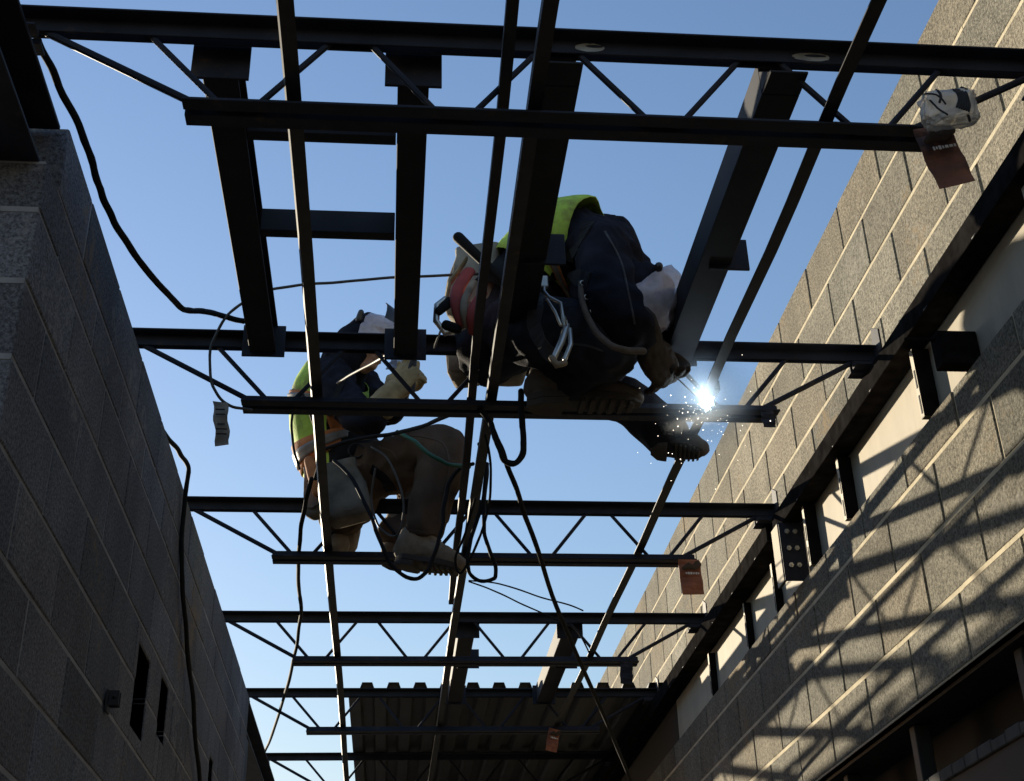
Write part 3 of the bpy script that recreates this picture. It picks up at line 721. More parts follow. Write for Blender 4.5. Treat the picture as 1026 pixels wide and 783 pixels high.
def tube_ring(mb, chain, t0, t1, extra, seg=28, n=14, thick=.003, hint=(0,1,0), a0=0, a1=1):
    """a cloth shell following a torso chain between fractions t0 and t1"""
    s = spline(chain, 10); N_ = len(s)-1
    def at(t):
        x = t*N_; i = min(int(x), N_-1); k = x-i
        return [s[i][j]*(1-k)+s[i+1][j]*k for j in range(5)]
    h = V(hint); rings = []
    for e in (extra, extra+thick):
        rr = []
        for i in range(n+1):
            t = t0+(t1-t0)*i/n; q = at(t); q2 = at(min(1,t+.01)); q1 = at(max(0,t-.01))
            tg = (V(q2[:3])-V(q1[:3])).normalized(); sd = (h-tg*h.dot(tg)).normalized(); o = tg.cross(sd)
            rr.append([mb.bm.verts.new(V(q[:3]) + sd*math.cos(2*math.pi*(a0+(a1-a0)*k/seg))*(q[3]+e) + o*math.sin(2*math.pi*(a0+(a1-a0)*k/seg))*(q[4]+e)) for k in range(seg+1)])
        rings.append(rr)
    for q in (0,1):
        for a,b in zip(rings[q], rings[q][1:]):
            for k in range(seg): mb.face([a[k],a[k+1],b[k+1],b[k]])
    for i in (0,n):
        for k in range(seg): mb.face([rings[0][i][k],rings[0][i][k+1],rings[1][i][k+1],rings[1][i][k]])
    if not (a0 == 0 and a1 == 1):
        for i in range(n):
            for k in (0,seg): mb.face([rings[0][i][k],rings[0][i+1][k],rings[1][i+1][k],rings[1][i][k]])
    return mb
def head_shape(mb, c, fwd, up, k=1.0):
    f = V(fwd).normalized(); u = V(up); u = (u-f*u.dot(f)).normalized(); s = f.cross(u); c = V(c)
    def P(a,b,d): return c + f*a*k + u*b*k + s*d*k
    limb(mb, [P(-.015,.085,0),P(-.012,.05,0),P(-.005,.0,0),P(.012,-.05,0),P(.03,-.095,0)], [(.045*k,.06*k),(.071*k,.090*k),(.073*k,.090*k),(.062*k,.072*k),(.035*k,.035*k)], hint=s, seg=18)
    mb.sweep([P(.082,.018,0),P(.100,-.012,0),P(.110,-.030,0),P(.092,-.036,0)],[.009*k,.012*k,.015*k,.012*k],8,s)
    for q in (-1,1):
        mb.sweep([P(-.01,.02,.072*q),P(-.016,.0,.080*q),P(-.006,-.035,.074*q)],[.012*k,.014*k,.009*k],8,s)
        mb.ball(P(.072,.026,.03*q),.016*k,sub=2)
    mb.sweep([P(.078,-.058,-.022),P(.088,-.058,0),P(.078,-.058,.022)],[.008*k,.010*k,.008*k],8,u)
    mb.sweep([P(.066,-.085,-.01),P(.072,-.09,.01)],[.018*k]*2,8,u)
    return P

def pouch(name, parent, top_c, down, out, w, d, h, material, label=None, flare=1.0):
    """open leather tool pouch: hollow rounded box hanging from a belt"""
    dn = V(down).normalized(); o = V(out); o = (o-dn*o.dot(dn)).normalized(); s = dn.cross(o); c = V(top_c)
    m = MB(); rings = []
    for (t, k) in ((0,1.06),(.12,1.0),(.5,1.02*flare),(.85,1.0*flare),(1,.82*flare),(1.02,.5)):
        rings.append([m.bm.verts.new(c+dn*h*t + s*(w/2*k*math.copysign(abs(math.cos(a))**.35,math.cos(a))) + o*(d/2*k*math.copysign(abs(math.sin(a))**.35,math.sin(a)))) for a in [2*math.pi*i/20 for i in range(20)]])
    inn = [[m.bm.verts.new(c+dn*h*t + s*(w/2*k*math.copysign(abs(math.cos(a))**.35,math.cos(a))) + o*(d/2*k*math.copysign(abs(math.sin(a))**.35,math.sin(a)))) for a in [2*math.pi*i/20 for i in range(20)]] for (t,k) in ((0,.98),(.9,.85))]
    for a,b in zip(rings, rings[1:]):
        for i in range(20): m.face([a[i],a[(i+1)%20],b[(i+1)%20],b[i]])
    m.face(rings[-1]); 
    for i in range(20):
        m.face([rings[0][i],rings[0][(i+1)%20],inn[0][(i+1)%20],inn[0][i]]); m.face([inn[0][i],inn[0][(i+1)%20],inn[1][(i+1)%20],inn[1][i]])
    m.face(inn[1])
    for v in m.bm.verts:
        q = v.co*14; v.co += V((noise.noise(q),noise.noise(q+V((5,5,5))),noise.noise(q+V((9,1,4)))))*.005
    b = m.build(name, material, parent, smooth=True)
    m = MB(); q0 = c+o*(d/2+.001)
    fl = [m.bm.verts.new(q0 + s*(w*u) + dn*h*v + o*(.010*k)) for k in (0,.5) for u,v in ((-.40,.30),(.40,.30),(.42,.86),(.0,.93),(-.42,.86))]
    m.face(fl[:5]); m.face(fl[5:][::-1])
    for k in range(5): m.face([fl[k],fl[(k+1)%5],fl[5+(k+1)%5],fl[5+k]])
    m.build('front_pocket', material, b, bevel=.003)
    if label: b['label'] = label
    return b
def ringlet(name, parent, c, n, r, m='grout', t=.0025):
    n = V(n).normalized(); a = n.orthogonal().normalized(); b = n.cross(a); mb = MB()
    p = [V(c)+a*math.cos(k*math.pi/7)*r+b*math.sin(k*math.pi/7)*r for k in range(15)]
    mb.sweep(p,[t]*15,6,n,round_ends=False); return mb.build(name, M[m], parent, smooth=True)

def visor(P, parent, h0, h1, rad0, off=.012):
    """clear plastic hood film wrapped round the face"""
    m = MB(); rows = []
    for i in range(19):
        th_ = R(-84+168*i/18); row = []
        for j in range(13):
            h = h0+(h1-h0)*j/12; rad = rad0*(1-.35*max(0,(j/12-.6)/.4)**2)
            w_ = noise.noise(V((i*.55,j*.6,1)))*.016 + abs(noise.noise(V((i*.9,j*1.1,7))))*.012
            row.append(P(off+(rad+w_)*math.cos(th_), h, (rad*.88+w_)*math.sin(th_)))
        rows.append(row)
    c_ = V(P(0,(h0+h1)/2,0))
    vo = [[m.bm.verts.new(p) for p in r_] for r_ in rows]; vi = [[m.bm.verts.new(V(p).lerp(c_,.02)) for p in r_] for r_ in rows]
    for i in range(18):
        for j in range(12):
            m.face([vo[i][j],vo[i+1][j],vo[i+1][j+1],vo[i][j+1]]); m.face([vi[i][j],vi[i][j+1],vi[i+1][j+1],vi[i+1][j]])
        m.face([vo[i][0],vo[i+1][0],vi[i+1][0],vi[i][0]]); m.face([vo[i][12],vo[i+1][12],vi[i+1][12],vi[i][12]])
    for j in range(12):
        m.face([vo[0][j],vo[0][j+1],vi[0][j+1],vi[0][j]]); m.face([vo[18][j],vo[18][j+1],vi[18][j+1],vi[18][j]])
    return m.build('face_shield', M['film'], parent, smooth=True)

EYE = V((0,0,1.6))
def drape(pts, objs, w, th, material, name, parent, n=6, lift=.3):
    """webbing laid on the worn surfaces: every point is dropped onto the cloth under it"""
    bvs = []
    for o in objs:
        me = o.data; off = o.matrix_parent_inverse.translation + o.parent.location if o.parent else V()
        bvs.append(BVHTree.FromPolygons([v.co.copy() for v in me.vertices], [tuple(p.vertices) for p in me.polygons]))
    out = []
    for p in spline(pts, n):
        d = (V(p)-EYE).normalized(); best = None
        for b in bvs:
            h = b.ray_cast(EYE, d)
            if h[0] is not None and (best is None or h[3] < best[3]): best = h
        if best is not None: out.append((best[0] - d*th*lift, best[1]))
    if len(out) < 3: return None
    m = MB(); tp = []
    for i,(p,nn) in enumerate(out):
        tg = (out[min(i+1,len(out)-1)][0]-out[max(i-1,0)][0]).normalized(); sd = tg.cross(nn).normalized(); q = tg.cross(sd).normalized()
        tp.append([m.bm.verts.new(p+sd*u*w/2+q*v*th) for u,v in ((-1,-.5),(1,-.5),(1,.5),(-1,.5))])
    for a,b in zip(tp,tp[1:]):
        for k in range(4): m.face([a[k],a[(k+1)%4],b[(k+1)%4],b[k]])
    m.face(tp[0]); m.face(tp[-1][::-1])
    return m.build(name, M[material], parent)
# ============ seated worker (astride the third joist) ============
A = empty('person', (-.14,4.85,3.78))
tag(A, 'seated ironworker in brown trousers and hi-vis vest straddling the third joist, head bowed', 'person', 'ironworkers on the joists')
a_pel = (-0.1820,4.8400,3.8360); a_sp = (-0.2673,4.8000,4.0113); a_ch = (-0.2642,4.7400,4.1808); a_up = (-0.2213,4.6800,4.2597); a_nk = (-0.1730,4.6200,4.2915); a_hd = (-0.1210,4.5600,4.3133)
a_rs = (-0.2437,4.5400,4.1255); a_re = (-0.1152,4.4000,3.8964); a_rw = (-0.0237,4.3300,3.9582); a_rh = (0.0523,4.3000,4.0672)
a_ls = (-0.1999,4.8600,4.3434); a_le = (-0.0378,4.8600,4.1851); a_lw = (0.0060,4.6200,4.1395)
a_rhip = (-0.1323,4.7200,3.8244); a_rk = (0.1753,4.4700,3.8028); a_ra = (0.1062,4.4500,3.4179)
a_lhip = (-0.1387,4.9600,3.9284); a_lk = (0.1828,5.2200,4.1232); a_la = (0.0138,5.1000,3.7268)
# body, one continuous figure
m = MB()
limb(m, [a_pel,a_sp,a_ch,a_up], [(.15,.11),(.135,.10),(.155,.11),(.10,.08)])
limb(m, [a_up,a_nk,a_hd], [.06,.055,.055])
for S_,E_,W_ in ((a_rs,a_re,a_rw),(a_ls,a_le,a_lw)):
    limb(m, [a_up,S_,E_,W_], [.06,.055,.042,.028])
for H_,K_,N_ in ((a_rhip,a_rk,a_ra),(a_lhip,a_lk,a_la)):
    limb(m, [H_,K_,N_], [.085,.058,.042])
hP = head_shape(m, a_hd, (.80,-.42,-.38), (.35,-.1,.9), 1.0)
organic('body', m, M['skin'], A, .008, 3)
# jacket
chainA = [tuple(a_pel)+(.165,.125), tuple(a_sp)+(.165,.125), tuple(a_ch)+(.19,.135), tuple(a_up)+(.13,.10)]
m = MB(); limb(m, [c[:3] for c in chainA], [(c[3],c[4]) for c in chainA])
limb(m, [a_up, a_nk], [.085,.075])
for S_,E_,W_ in ((a_rs,a_re,a_rw),(a_ls,a_le,a_lw)):
    limb(m, [a_up,S_,E_,W_], [.085,.082,.066,.044], n=8)
jkA = organic('jacket', m, M['navy'], A, .009, 3, .016, 10, 1)
# hood drawn over the neck and skull
m = MB(); h0 = V(a_hd)
limb(m, [a_up, hP(-.06,-.09,0), hP(-.035,.0,0), hP(-.03,.06,0)], [.095,.10,(.098,.105),(.075,.085)])
organic('hood', m, M['navy'], A, .009, 5, .006, 14, 4)
# welding helmet tipped up over the brow
m = MB()
hm = []
for i in range(9):
    th_ = R(-55+110*i/8); row = []
    for j in range(8):
        ph = R(-12+86*j/7); rad = .128
        row.append(hP(.02+rad*math.cos(th_)*math.cos(ph), .055+rad*.95*math.sin(ph), rad*.86*math.sin(th_)*(.55+.45*math.cos(ph))))
    hm.append(row)
vo = [[m.bm.verts.new(p) for p in r] for r in hm]
vi = [[m.bm.verts.new(V(p).lerp(V(hP(0,.05,0)), .035)) for p in r] for r in hm]
for i in range(8):
    for j in range(7):
        m.face([vo[i][j],vo[i+1][j],vo[i+1][j+1],vo[i][j+1]]); m.face([vi[i][j],vi[i][j+1],vi[i+1][j+1],vi[i+1][j]])
    m.face([vo[i][0],vo[i+1][0],vi[i+1][0],vi[i][0]]); m.face([vo[i][7],vo[i+1][7],vi[i+1][7],vi[i][7]])
for j in range(7):
    m.face([vo[0][j],vo[0][j+1],vi[0][j+1],vi[0][j]]); m.face([vo[8][j],vo[8][j+1],vi[8][j+1],vi[8][j]])
hl = m.build('helmet', M['helmet'], A, smooth=True)
m = MB(); p0 = [hP(.135,.115,-.045),hP(.135,.115,.045),hP(.09,.165,.045),hP(.09,.165,-.045)]
q0 = [V(p)+ (V(hP(.03,.02,0))-V(hP(0,0,0))).normalized()*.018 for p in p0]
aa = [m.bm.verts.new(p) for p in p0]; bb = [m.bm.verts.new(p) for p in q0]; m.face(aa); m.face(bb[::-1])
for k in range(4): m.face([aa[k],aa[(k+1)%4],bb[(k+1)%4],bb[k]])
m.build('lens', M['film'], hl, bevel=.003)
for s_ in (-1,1):
    m = MB(); m.sweep([hP(-.02,.06,.09*s_),hP(-.02,.09,.10*s_)],[.016,.012],10); m.build('pivot_knob', M['helmet'], hl)
for q in (-1,1):
    m = MB(); m.ball(hP(.083,.026,.03*q), .0105, sub=2); m.build('eye', M['eye'], A, smooth=True)
visor(hP, A, -.03, .10, .150, .02)
# vest
m = MB(); tube_ring(m, chainA, .04, .92, .020, a0=.0, a1=1); 
for v in m.bm.verts:
    q = v.co*11; v.co += V((noise.noise(q),noise.noise(q+V((7,2,3))),0))*.010
va = m.build('safety_vest', M['hivis'], A, smooth=True)
for t0,t1,e,mm in ((.20,.33,.029,'hiorange'),(.235,.295,.034,'reflect'),(.52,.64,.029,'hiorange'),(.55,.61,.034,'reflect')):
    m = MB(); tube_ring(m, chainA, t0, t1, e, n=4); m.build('tape_band', M[mm], va, smooth=True)
for a_ in (.50,):
    m = MB(); tube_ring(m, chainA, .33, .92, .028, n=10, seg=4, a0=a_, a1=a_+.055); m.build('shoulder_band', M['hiorange'], va, smooth=True)
# trousers
m = MB()
limb(m, [(-0.1881,4.8400,3.7834), a_pel, (-0.2251,4.8200,3.9411)], [(.17,.13),(.18,.14),(.165,.13)])
limb(m, [a_rhip, (0.0303,4.6000,3.8213), a_rk, (0.1415,4.4500,3.6159), (0.1022,4.4500,3.4763)], [.108,.106,.094,.080,.076], n=8)
limb(m, [a_lhip, (0.0255,5.1000,4.0343), a_lk, (0.1050,5.1800,3.9224), a_la], [.118,.112,.095,.085,.078], n=8)
trA = organic('trousers', m, M['brown'], A, .009, 3, .019, 8.5, 2, (1,1,.55))
boot('boot', A, (0.0919,4.4500,3.4100), (0.0070,4.4700,3.3441), (0.2411,4.4200,3.2851), (-.05,-.06,1), M['boot'], 1.12, (0.1057,4.4500,3.4842))
boot('boot', A, a_la, V(a_la)+V((-.06,0,-.13)), V(a_la)+V((.21,.02,-.17)), (0,0,1), M['boot'], 1.05)
# gloves
m = MB(); wf_ = V(a_rh)-V(a_rw)
limb(m, [V(a_rw)-wf_.normalized()*.05, V(a_rw), V(a_rw)+wf_.normalized()*.03], [.058,.050,.040]); hand(m, a_rw, wf_, (.35,.75,-.1), 1.18, .85, 1, 1.25)
organic('glove', m, M['glove'], A, .0045, 3, .002, 30, 5)
m = MB(); wl = V((0.0542,4.4200,4.1007))-V(a_lw)
limb(m, [V(a_lw)-wl.normalized()*.05, V(a_lw), V(a_lw)+wl.normalized()*.03], [.056,.048,.040]); hand(m, a_lw, wl, (.2,-.8,.1), 1.15, .8, -1, 1.25)
organic('glove', m, M['glove'], A, .0045, 3, .002, 30, 6)
# tool belt with eyelets and pouches
m = MB(); ch_b = [tuple((-0.1749,4.8300,3.8667))+(.185,.15), tuple((-0.2132,4.8200,3.9413))+(.18,.142), tuple((-0.2347,4.8100,3.9898))+(.175,.138)]
tube_ring(m, ch_b, .0, .85, .010, n=4, thick=.006); tb = m.build('tool_belt', M['rubber'], A, smooth=True)
for pt_ in ((-0.1137,4.6200,3.8931),(-0.1165,4.6200,3.8585),(-0.1348,4.6200,3.8282),(-0.1491,4.6200,3.7939)):
    ringlet('eyelet', tb, pt_, (.2,-1,-.1), .0085)
ringlet('d_ring', tb, (-0.1509,4.6000,3.8610), (.1,-1,.0), .030, 'angle', .004)
pouch('pouch', tb, (-0.2237,4.5800,3.7821), (.30,.0,-1), (0,-1,0), .145, .10, .23, M['canvasdark'], 'large grey brown tool pouch at the hip', 1.2)
pouch('pouch', tb, (-0.1924,5.0000,3.8019), (-.12,.05,-1), (0,-1,0), .13, .11, .19, M['leather'], 'tan pouch hanging below the joist')
pouch('pouch', tb, (-0.3039,4.7200,3.8389), (.05,0,-1), (-.5,-1,0), .09, .08, .20, M['canvasdark'])
m = MB(); limb(m, [(-0.3295,4.6200,3.8249),(-0.3022,4.6000,3.7483),(-0.2916,4.6000,3.6818)],[.022,.030,.020]); organic('strap_pad', m, M['hiorange'], tb, .006, 2)
m = MB(); m.sweep([(-0.3196,4.9500,3.7914),(-0.2578,4.9300,3.6744),(-0.2150,4.9200,3.6022)],[.012,.03,.045],10); organic('tool_roll', m, M['leather'], tb, .007, 2, .004, 20)
oA = [jkA, va, trA]
drape([(-0.2041,4.5000,4.1308),(-0.2349,4.5000,4.0330),(-0.2533,4.5000,3.9244),(-0.2336,4.5000,3.8104)], oA, .024, .005, 'rubber', 'harness_strap', A)
drape([(-0.3700,4.5000,3.9952),(-0.3026,4.5000,4.0140),(-0.2173,4.5000,3.9725)], oA, .022, .005, 'orangeweb', 'harness_strap', A)
drape([(-0.0894,4.5000,3.7378),(-0.0400,4.5000,3.6973),(-0.0130,4.5000,3.6486)], oA, .045, .005, 'rubber', 'leg_strap', A)
drape([(0.0128,4.5000,3.8825),(0.1079,4.5000,3.8758),(0.1840,4.5000,3.8431),(0.2029,4.5000,3.7425),(0.1803,4.5000,3.6188),(0.1656,4.5000,3.5220)], [trA], .006, .004, 'brownseam', 'seam', trA)
drape([(0.0558,4.5000,3.4889),(0.1071,4.5000,3.4816),(0.1657,4.5000,3.4862)], [trA], .012, .005, 'brownseam', 'hem', trA)
drape([(-0.0692,4.5000,3.8301),(-0.0162,4.5000,3.8142),(0.0071,4.5000,3.7727)], [trA], .006, .004, 'brownseam', 'pocket_edge', trA)
# hand tool
pl = MB(); g0 = V((0.0425,4.3000,3.9644)); g1 = V((0.0662,4.2800,4.1253)); ax = (g1-g0).normalized(); sx = ax.cross(V((0,1,0))).normalized()
for s_ in (-1,1):
    pl.sweep([g0+sx*.018*s_, g0+ax*.07+sx*.013*s_, g0+ax*.12+sx*.004*s_, g0+ax*.16-sx*.009*s_, g0+ax*.205-sx*.004*s_], [.007,.007,.009,.009,.004], 8)
pl.ball(g0+ax*.13, (.014,.012,.014))
tag(pl.build('pliers', M['angle'], smooth=True), 'steel pliers gripped upright in the tan glove of the seated worker', 'pliers')

# ============ crouching welder (astride the second joist) ============
B = empty('person', (.30,3.59,3.78))
tag(B, 'crouching welder in dark jacket bent double over the second joist at the bright arc', 'person', 'ironworkers on the joists')
b_pel = (0.3609,3.5800,3.8318); b_sp = (0.4502,3.5200,3.9867); b_ch = (0.5676,3.4600,4.0195); b_up = (0.6455,3.4300,3.9860); b_nk = (0.6883,3.4100,3.9017); b_hd = (0.7131,3.3600,3.7846)
b_rs = (0.6027,3.2900,3.9251); b_re = (0.6301,3.1600,3.6125); b_rw = (0.7247,3.2800,3.5869); b_rh = (0.7890,3.3600,3.5325)
b_ls = (0.7075,3.6000,4.1540); b_le = (0.8358,3.7200,3.9481); b_lw = (0.7754,3.4600,3.6746)
b_rhip = (0.3709,3.4400,3.7235); b_rk = (0.6008,3.2600,3.5513); b_ra = (0.4992,3.4400,3.5433)
b_lhip = (0.4209,3.7200,3.8891); b_lk = (0.6567,3.8300,3.7506); b_la = (0.8878,3.8600,3.5894)
m = MB()
limb(m, [b_pel,b_sp,b_ch,b_up], [(.15,.11),(.135,.10),(.155,.11),(.10,.08)])
limb(m, [b_up,b_nk,b_hd], [.06,.055,.055])
for S_,E_,W_ in ((b_rs,b_re,b_rw),(b_ls,b_le,b_lw)): limb(m, [b_up,S_,E_,W_], [.06,.055,.042,.028])
for H_,K_,N_ in ((b_rhip,b_rk,b_ra),(b_lhip,b_lk,b_la)): limb(m, [H_,K_,N_], [.085,.058,.042])
hB = head_shape(m, b_hd, (.62,-.12,-.78), (.80,-.05,.60), 1.0)
organic('body', m, M['skin'], B, .008, 3)
chainB = [tuple(b_pel)+(.165,.125), tuple(b_sp)+(.170,.130), tuple(b_ch)+(.195,.14), tuple(b_up)+(.14,.11)]
m = MB(); limb(m, [c[:3] for c in chainB], [(c[3],c[4]) for c in chainB])
limb(m, [b_up,b_nk], [.10,.085])
for S_,E_,W_ in ((b_rs,b_re,b_rw),(b_ls,b_le,b_lw)): limb(m, [b_up,S_,E_,W_], [.09,.09,.074,.046], n=8)
jkB = organic('jacket', m, M['navy'], B, .009, 3, .017, 9, 7)
m = MB(); limb(m, [b_up, hB(-.05,-.07,0), hB(-.02,.01,0), hB(-.005,.06,0), hB(.03,.085,0)], [.105,.10,(.096,.105),(.085,.085),(.06,.05)])
organic('hood', m, M['navy'], B, .009, 5, .006, 14, 8)
fs = visor(hB, B, -.12, .14, .125)
m = MB()
for s_ in (-1,1): m.sweep([hB(.02,.075,.085*s_),hB(.02,.085,.112*s_)],[.016,.013],10)
m.sweep([hB(.10,.105,-.05),hB(.115,.10,0),hB(.10,.105,.05)],[.012]*3,8); m.build('brow_band', M['helmet'], fs)
m = MB(); m.sweep([hB(.118,-.095,-.03),hB(.124,-.10,0),hB(.118,-.095,.03)],[.014]*3,8); m.build('chin_clip', M['helmet'], fs)
for q in (-1,1):
    m = MB(); m.ball(hB(.083,.026,.03*q), .0105, sub=2); m.build('eye', M['eye'], B, smooth=True)
m = MB(); tube_ring(m, chainB, .28, .78, .022)
for v in m.bm.verts:
    q = v.co*10; v.co += V((noise.noise(q),noise.noise(q+V((7,2,3))),noise.noise(q+V((1,8,3)))))*.012
vb = m.build('safety_vest', M['hivis'], B, smooth=True)
for t0,t1,e,mm in ((.50,.61,.031,'hiorange'),(.52,.585,.036,'reflect')):
    m = MB(); tube_ring(m, chainB, t0, t1, e, n=4); m.build('tape_band', M[mm], vb, smooth=True)
m = MB()
limb(m, [(0.3211,3.5800,3.7708), b_pel, (0.4180,3.5500,3.8978)], [(.17,.13),(.18,.145),(.165,.13)])
limb(m, [b_rhip, (0.4940,3.3200,3.6185), b_rk, (0.5712,3.3400,3.5567), (0.5056,3.4400,3.5504)], [.112,.108,.094,.086,.084], n=8)
limb(m, [b_lhip, (0.5484,3.8000,3.8314), b_lk, (0.7838,3.8500,3.6726), (0.9007,3.8600,3.5822)], [.118,.110,.090,.078,.080], n=8)
trB = organic('trousers', m, M['denim'], B, .009, 3, .018, 9, 9, (.7,1,1))
boot('boot', B, (0.4646,3.4600,3.5329), (0.3894,3.4600,3.4560), (0.7321,3.4500,3.4477), (-.02,-.12,1), M['bootdark'], 1.15, (0.5039,3.4200,3.5667))
boot('boot', B, b_la, (0.8436,3.8700,3.5193), (1.0091,3.8400,3.4855), (.55,0,.8), M['bootdark'], 1.0, (0.8596,3.8600,3.6189))
m = MB(); wf_ = V(b_rh)-V(b_rw)
limb(m, [V(b_rw)-wf_.normalized()*.06, V(b_rw), V(b_rw)+wf_.normalized()*.03], [.066,.056,.044]); hand(m, b_rw, wf_, (.3,.6,-.3), 1.25, .55, 1, 1.3)
organic('glove', m, M['gloved'], B, .0045, 3, .002, 30, 5)
m = MB(); wl = V((0.8022,3.4400,3.5854))-V(b_lw)
limb(m, [V(b_lw)-wl.normalized()*.06, V(b_lw), V(b_lw)+wl.normalized()*.03], [.064,.054,.044]); hand(m, b_lw, wl, (.2,-.7,-.2), 1.2, .6, -1, 1.3)
organic('glove', m, M['gloved'], B, .0045, 3, .002, 30, 6)
m = MB(); ch_b = [tuple((0.3381,3.5800,3.8198))+(.185,.15), tuple((0.3937,3.5700,3.8870))+(.185,.148), tuple((0.4451,3.5500,3.9370))+(.18,.142)]
tube_ring(m, ch_b, .1, .8, .012, n=4, thick=.006); tb = m.build('tool_belt', M['rubber'], B, smooth=True)
for pt_ in ((0.5308,3.1600,3.7052),(0.5400,3.1600,3.6574),(0.5548,3.1600,3.6103)): ringlet('eyelet', tb, pt_, (.2,-1,-.2), .0075)
pouch('pouch', tb, (0.2700,3.5200,4.0429), (-.15,0,-1), (-.5,-1,0), .16, .12, .25, M['canvas'], 'grey canvas tool bag behind the hip', 1.1)
m = MB(); m.sweep(spline([(0.2126,3.3400,3.8575),(0.1766,3.3000,3.7649),(0.1729,3.2900,3.7019),(0.1878,3.3000,3.6531)],5),[(.020,.010)]*16,8,hint=(1,0,0)); m.build('webbing_strap', M['red'], tb, smooth=True)
m = MB(); m.sweep(spline([(0.2223,3.3100,3.7944),(0.1958,3.2750,3.7140),(0.1922,3.2700,3.6621),(0.2018,3.2900,3.6335)],5),[(.012,.010)]*16,8,hint=(1,0,0)); m.build('webbing_strap', M['boot'], tb, smooth=True)
m = MB(); m.sweep(spline([(0.2519,3.3100,3.7596),(0.2218,3.2700,3.6907),(0.2122,3.2650,3.6458),(0.2192,3.2900,3.6134)],5),[(.015,.010)]*16,8,hint=(1,0,0)); m.build('webbing_strap', M['red'], tb, smooth=True)
pouch('pouch', tb, (0.2147,3.7200,3.8679), (.06,0,-1), (-.3,-1,0), .115, .09, .185, M['leather'], 'lower tan suede pouch hanging below the joist')
pouch('pouch', tb, (0.3553,3.7000,3.8596), (.05,0,-1), (.1,-1,0), .11, .09, .18, M['leather'], 'tan suede pouch behind the central bridging angle')
# self-retracting hooks and buckles hanging on straps
m = MB(); m.sweep([(0.2019,3.3600,3.9076),(0.1512,3.3300,3.8017),(0.1387,3.3200,3.7130)],[(.018,.006)]*3,8); m.build('webbing_strap', M['glove'], tb)
m = MB(); m.sweep([(0.1387,3.3200,3.7412),(0.1149,3.3200,3.7193),(0.1121,3.3200,3.6633),(0.1387,3.3200,3.6226),(0.1799,3.3200,3.6375),(0.2104,3.3300,3.6723)],[.010]*6,8); m.build('snap_hook', M['silver'], tb, smooth=True)
m = MB(); m.sweep([(0.1502,3.3100,3.7246),(0.1205,3.3100,3.6921)],[.017,.014],8); m.sweep([(0.1412,3.3100,3.6441),(0.1735,3.3100,3.6312)],[.016,.016],8); m.build('hook_gate', M['rubber'], tb)
m = MB(); m.sweep([(0.1236,3.3100,3.6195),(0.1091,3.3100,3.5748)],[(.012,.003)]*2,6); m.build('loose_tag', M['paper'], tb)
m = MB()
m.sweep([(0.4257,3.2000,3.7352),(0.4189,3.1800,3.6871),(0.4313,3.1700,3.6605),(0.4637,3.1600,3.6346),(0.4674,3.1600,3.5876),(0.4714,3.1600,3.5477)],[.0055]*6,8); m.sweep([(0.4252,3.1700,3.6535),(0.4453,3.1600,3.6071),(0.4605,3.1600,3.5607)],[.0045]*3,8)
m.build('lanyard', M['silver'], tb, smooth=True)
m = MB(); m.box(-.012,.012,-.008,.008,-.02,.02); bmesh.ops.transform(m.bm, matrix=Matrix.Translation((0.4213,3.1900,3.7249)), verts=m.bm.verts); m.build('buckle', M['galv'], tb, bevel=.003)
m = MB()
m.sweep([(0.4777,3.1600,3.5612),(0.4596,3.1500,3.5018),(0.4317,3.1500,3.4395)],[(.005,.009),(.006,.010),(.005,.008)],8)
m.build('locking_pliers', M['silver'], tb, smooth=True)
m = MB(); m.sweep([(0.4857,3.1600,3.5481),(0.4847,3.1500,3.4927),(0.4655,3.1500,3.4436)],[(.004,.007)]*3,8); m.build('plier_handle', M['silver'], tb, smooth=True)
m = MB(); m.sweep([(0.4292,3.1500,3.4459),(0.4416,3.1450,3.4208),(0.4650,3.1500,3.4307)],[(.010,.010),(.012,.010),(.009,.009)],8); m.build('plier_jaw', M['leather'], tb, smooth=True)
ringlet('ring', tb, (0.4747,3.1550,3.5713), (1,-.4,.1), .014, 'silver')
oB = [jkB, vb, trB]
drape([(0.5672,3.2000,3.9559),(0.5326,3.2000,3.8704),(0.4869,3.2000,3.7865),(0.4430,3.2000,3.7253)], oB, .045, .005, 'rubber', 'harness_strap', B)
drape([(0.4690,3.2000,3.7859),(0.5034,3.2000,3.7588),(0.5557,3.2000,3.7394)], oB, .050, .006, 'rubber', 'harness_strap', B)
drape([(0.4059,3.2000,3.6722),(0.3885,3.2000,3.5867),(0.4226,3.2000,3.4978),(0.4726,3.2000,3.4663)], oB, .045, .005, 'webgrey', 'leg_strap', B)
drape([(0.6138,3.2000,3.9208),(0.6554,3.2000,3.8136),(0.6712,3.2000,3.6942),(0.6820,3.2000,3.5950)], [jkB], .006, .004, 'webgrey', 'sleeve_seam', jkB)
drape([(0.4579,3.2000,3.5218),(0.5296,3.2000,3.5204),(0.5832,3.2000,3.5020)], [trB], .006, .004, 'webgrey', 'seam', trB)
# hammer in its loop
hm_ = MB(); p, q = V((0.2695,3.3600,3.8951)), V((0.1797,3.3400,3.9826)); d_ = (q-p).normalized()
hm_.sweep([p-d_*.12,p,q],[.014,.015,.018],10); ho = tag(hm_.build('hammer', M['rubber'], bevel=0, smooth=True), 'hammer with black grip sticking up from the welder\'s tool belt', 'hammer')
h2 = MB(); h2.sweep([p-d_*.13+V((0,-.05,0)),p-d_*.13,p-d_*.13+V((0,.06,0))],[.016,.018,.012],10); h2.build('hammer_head', M['silver'], ho)
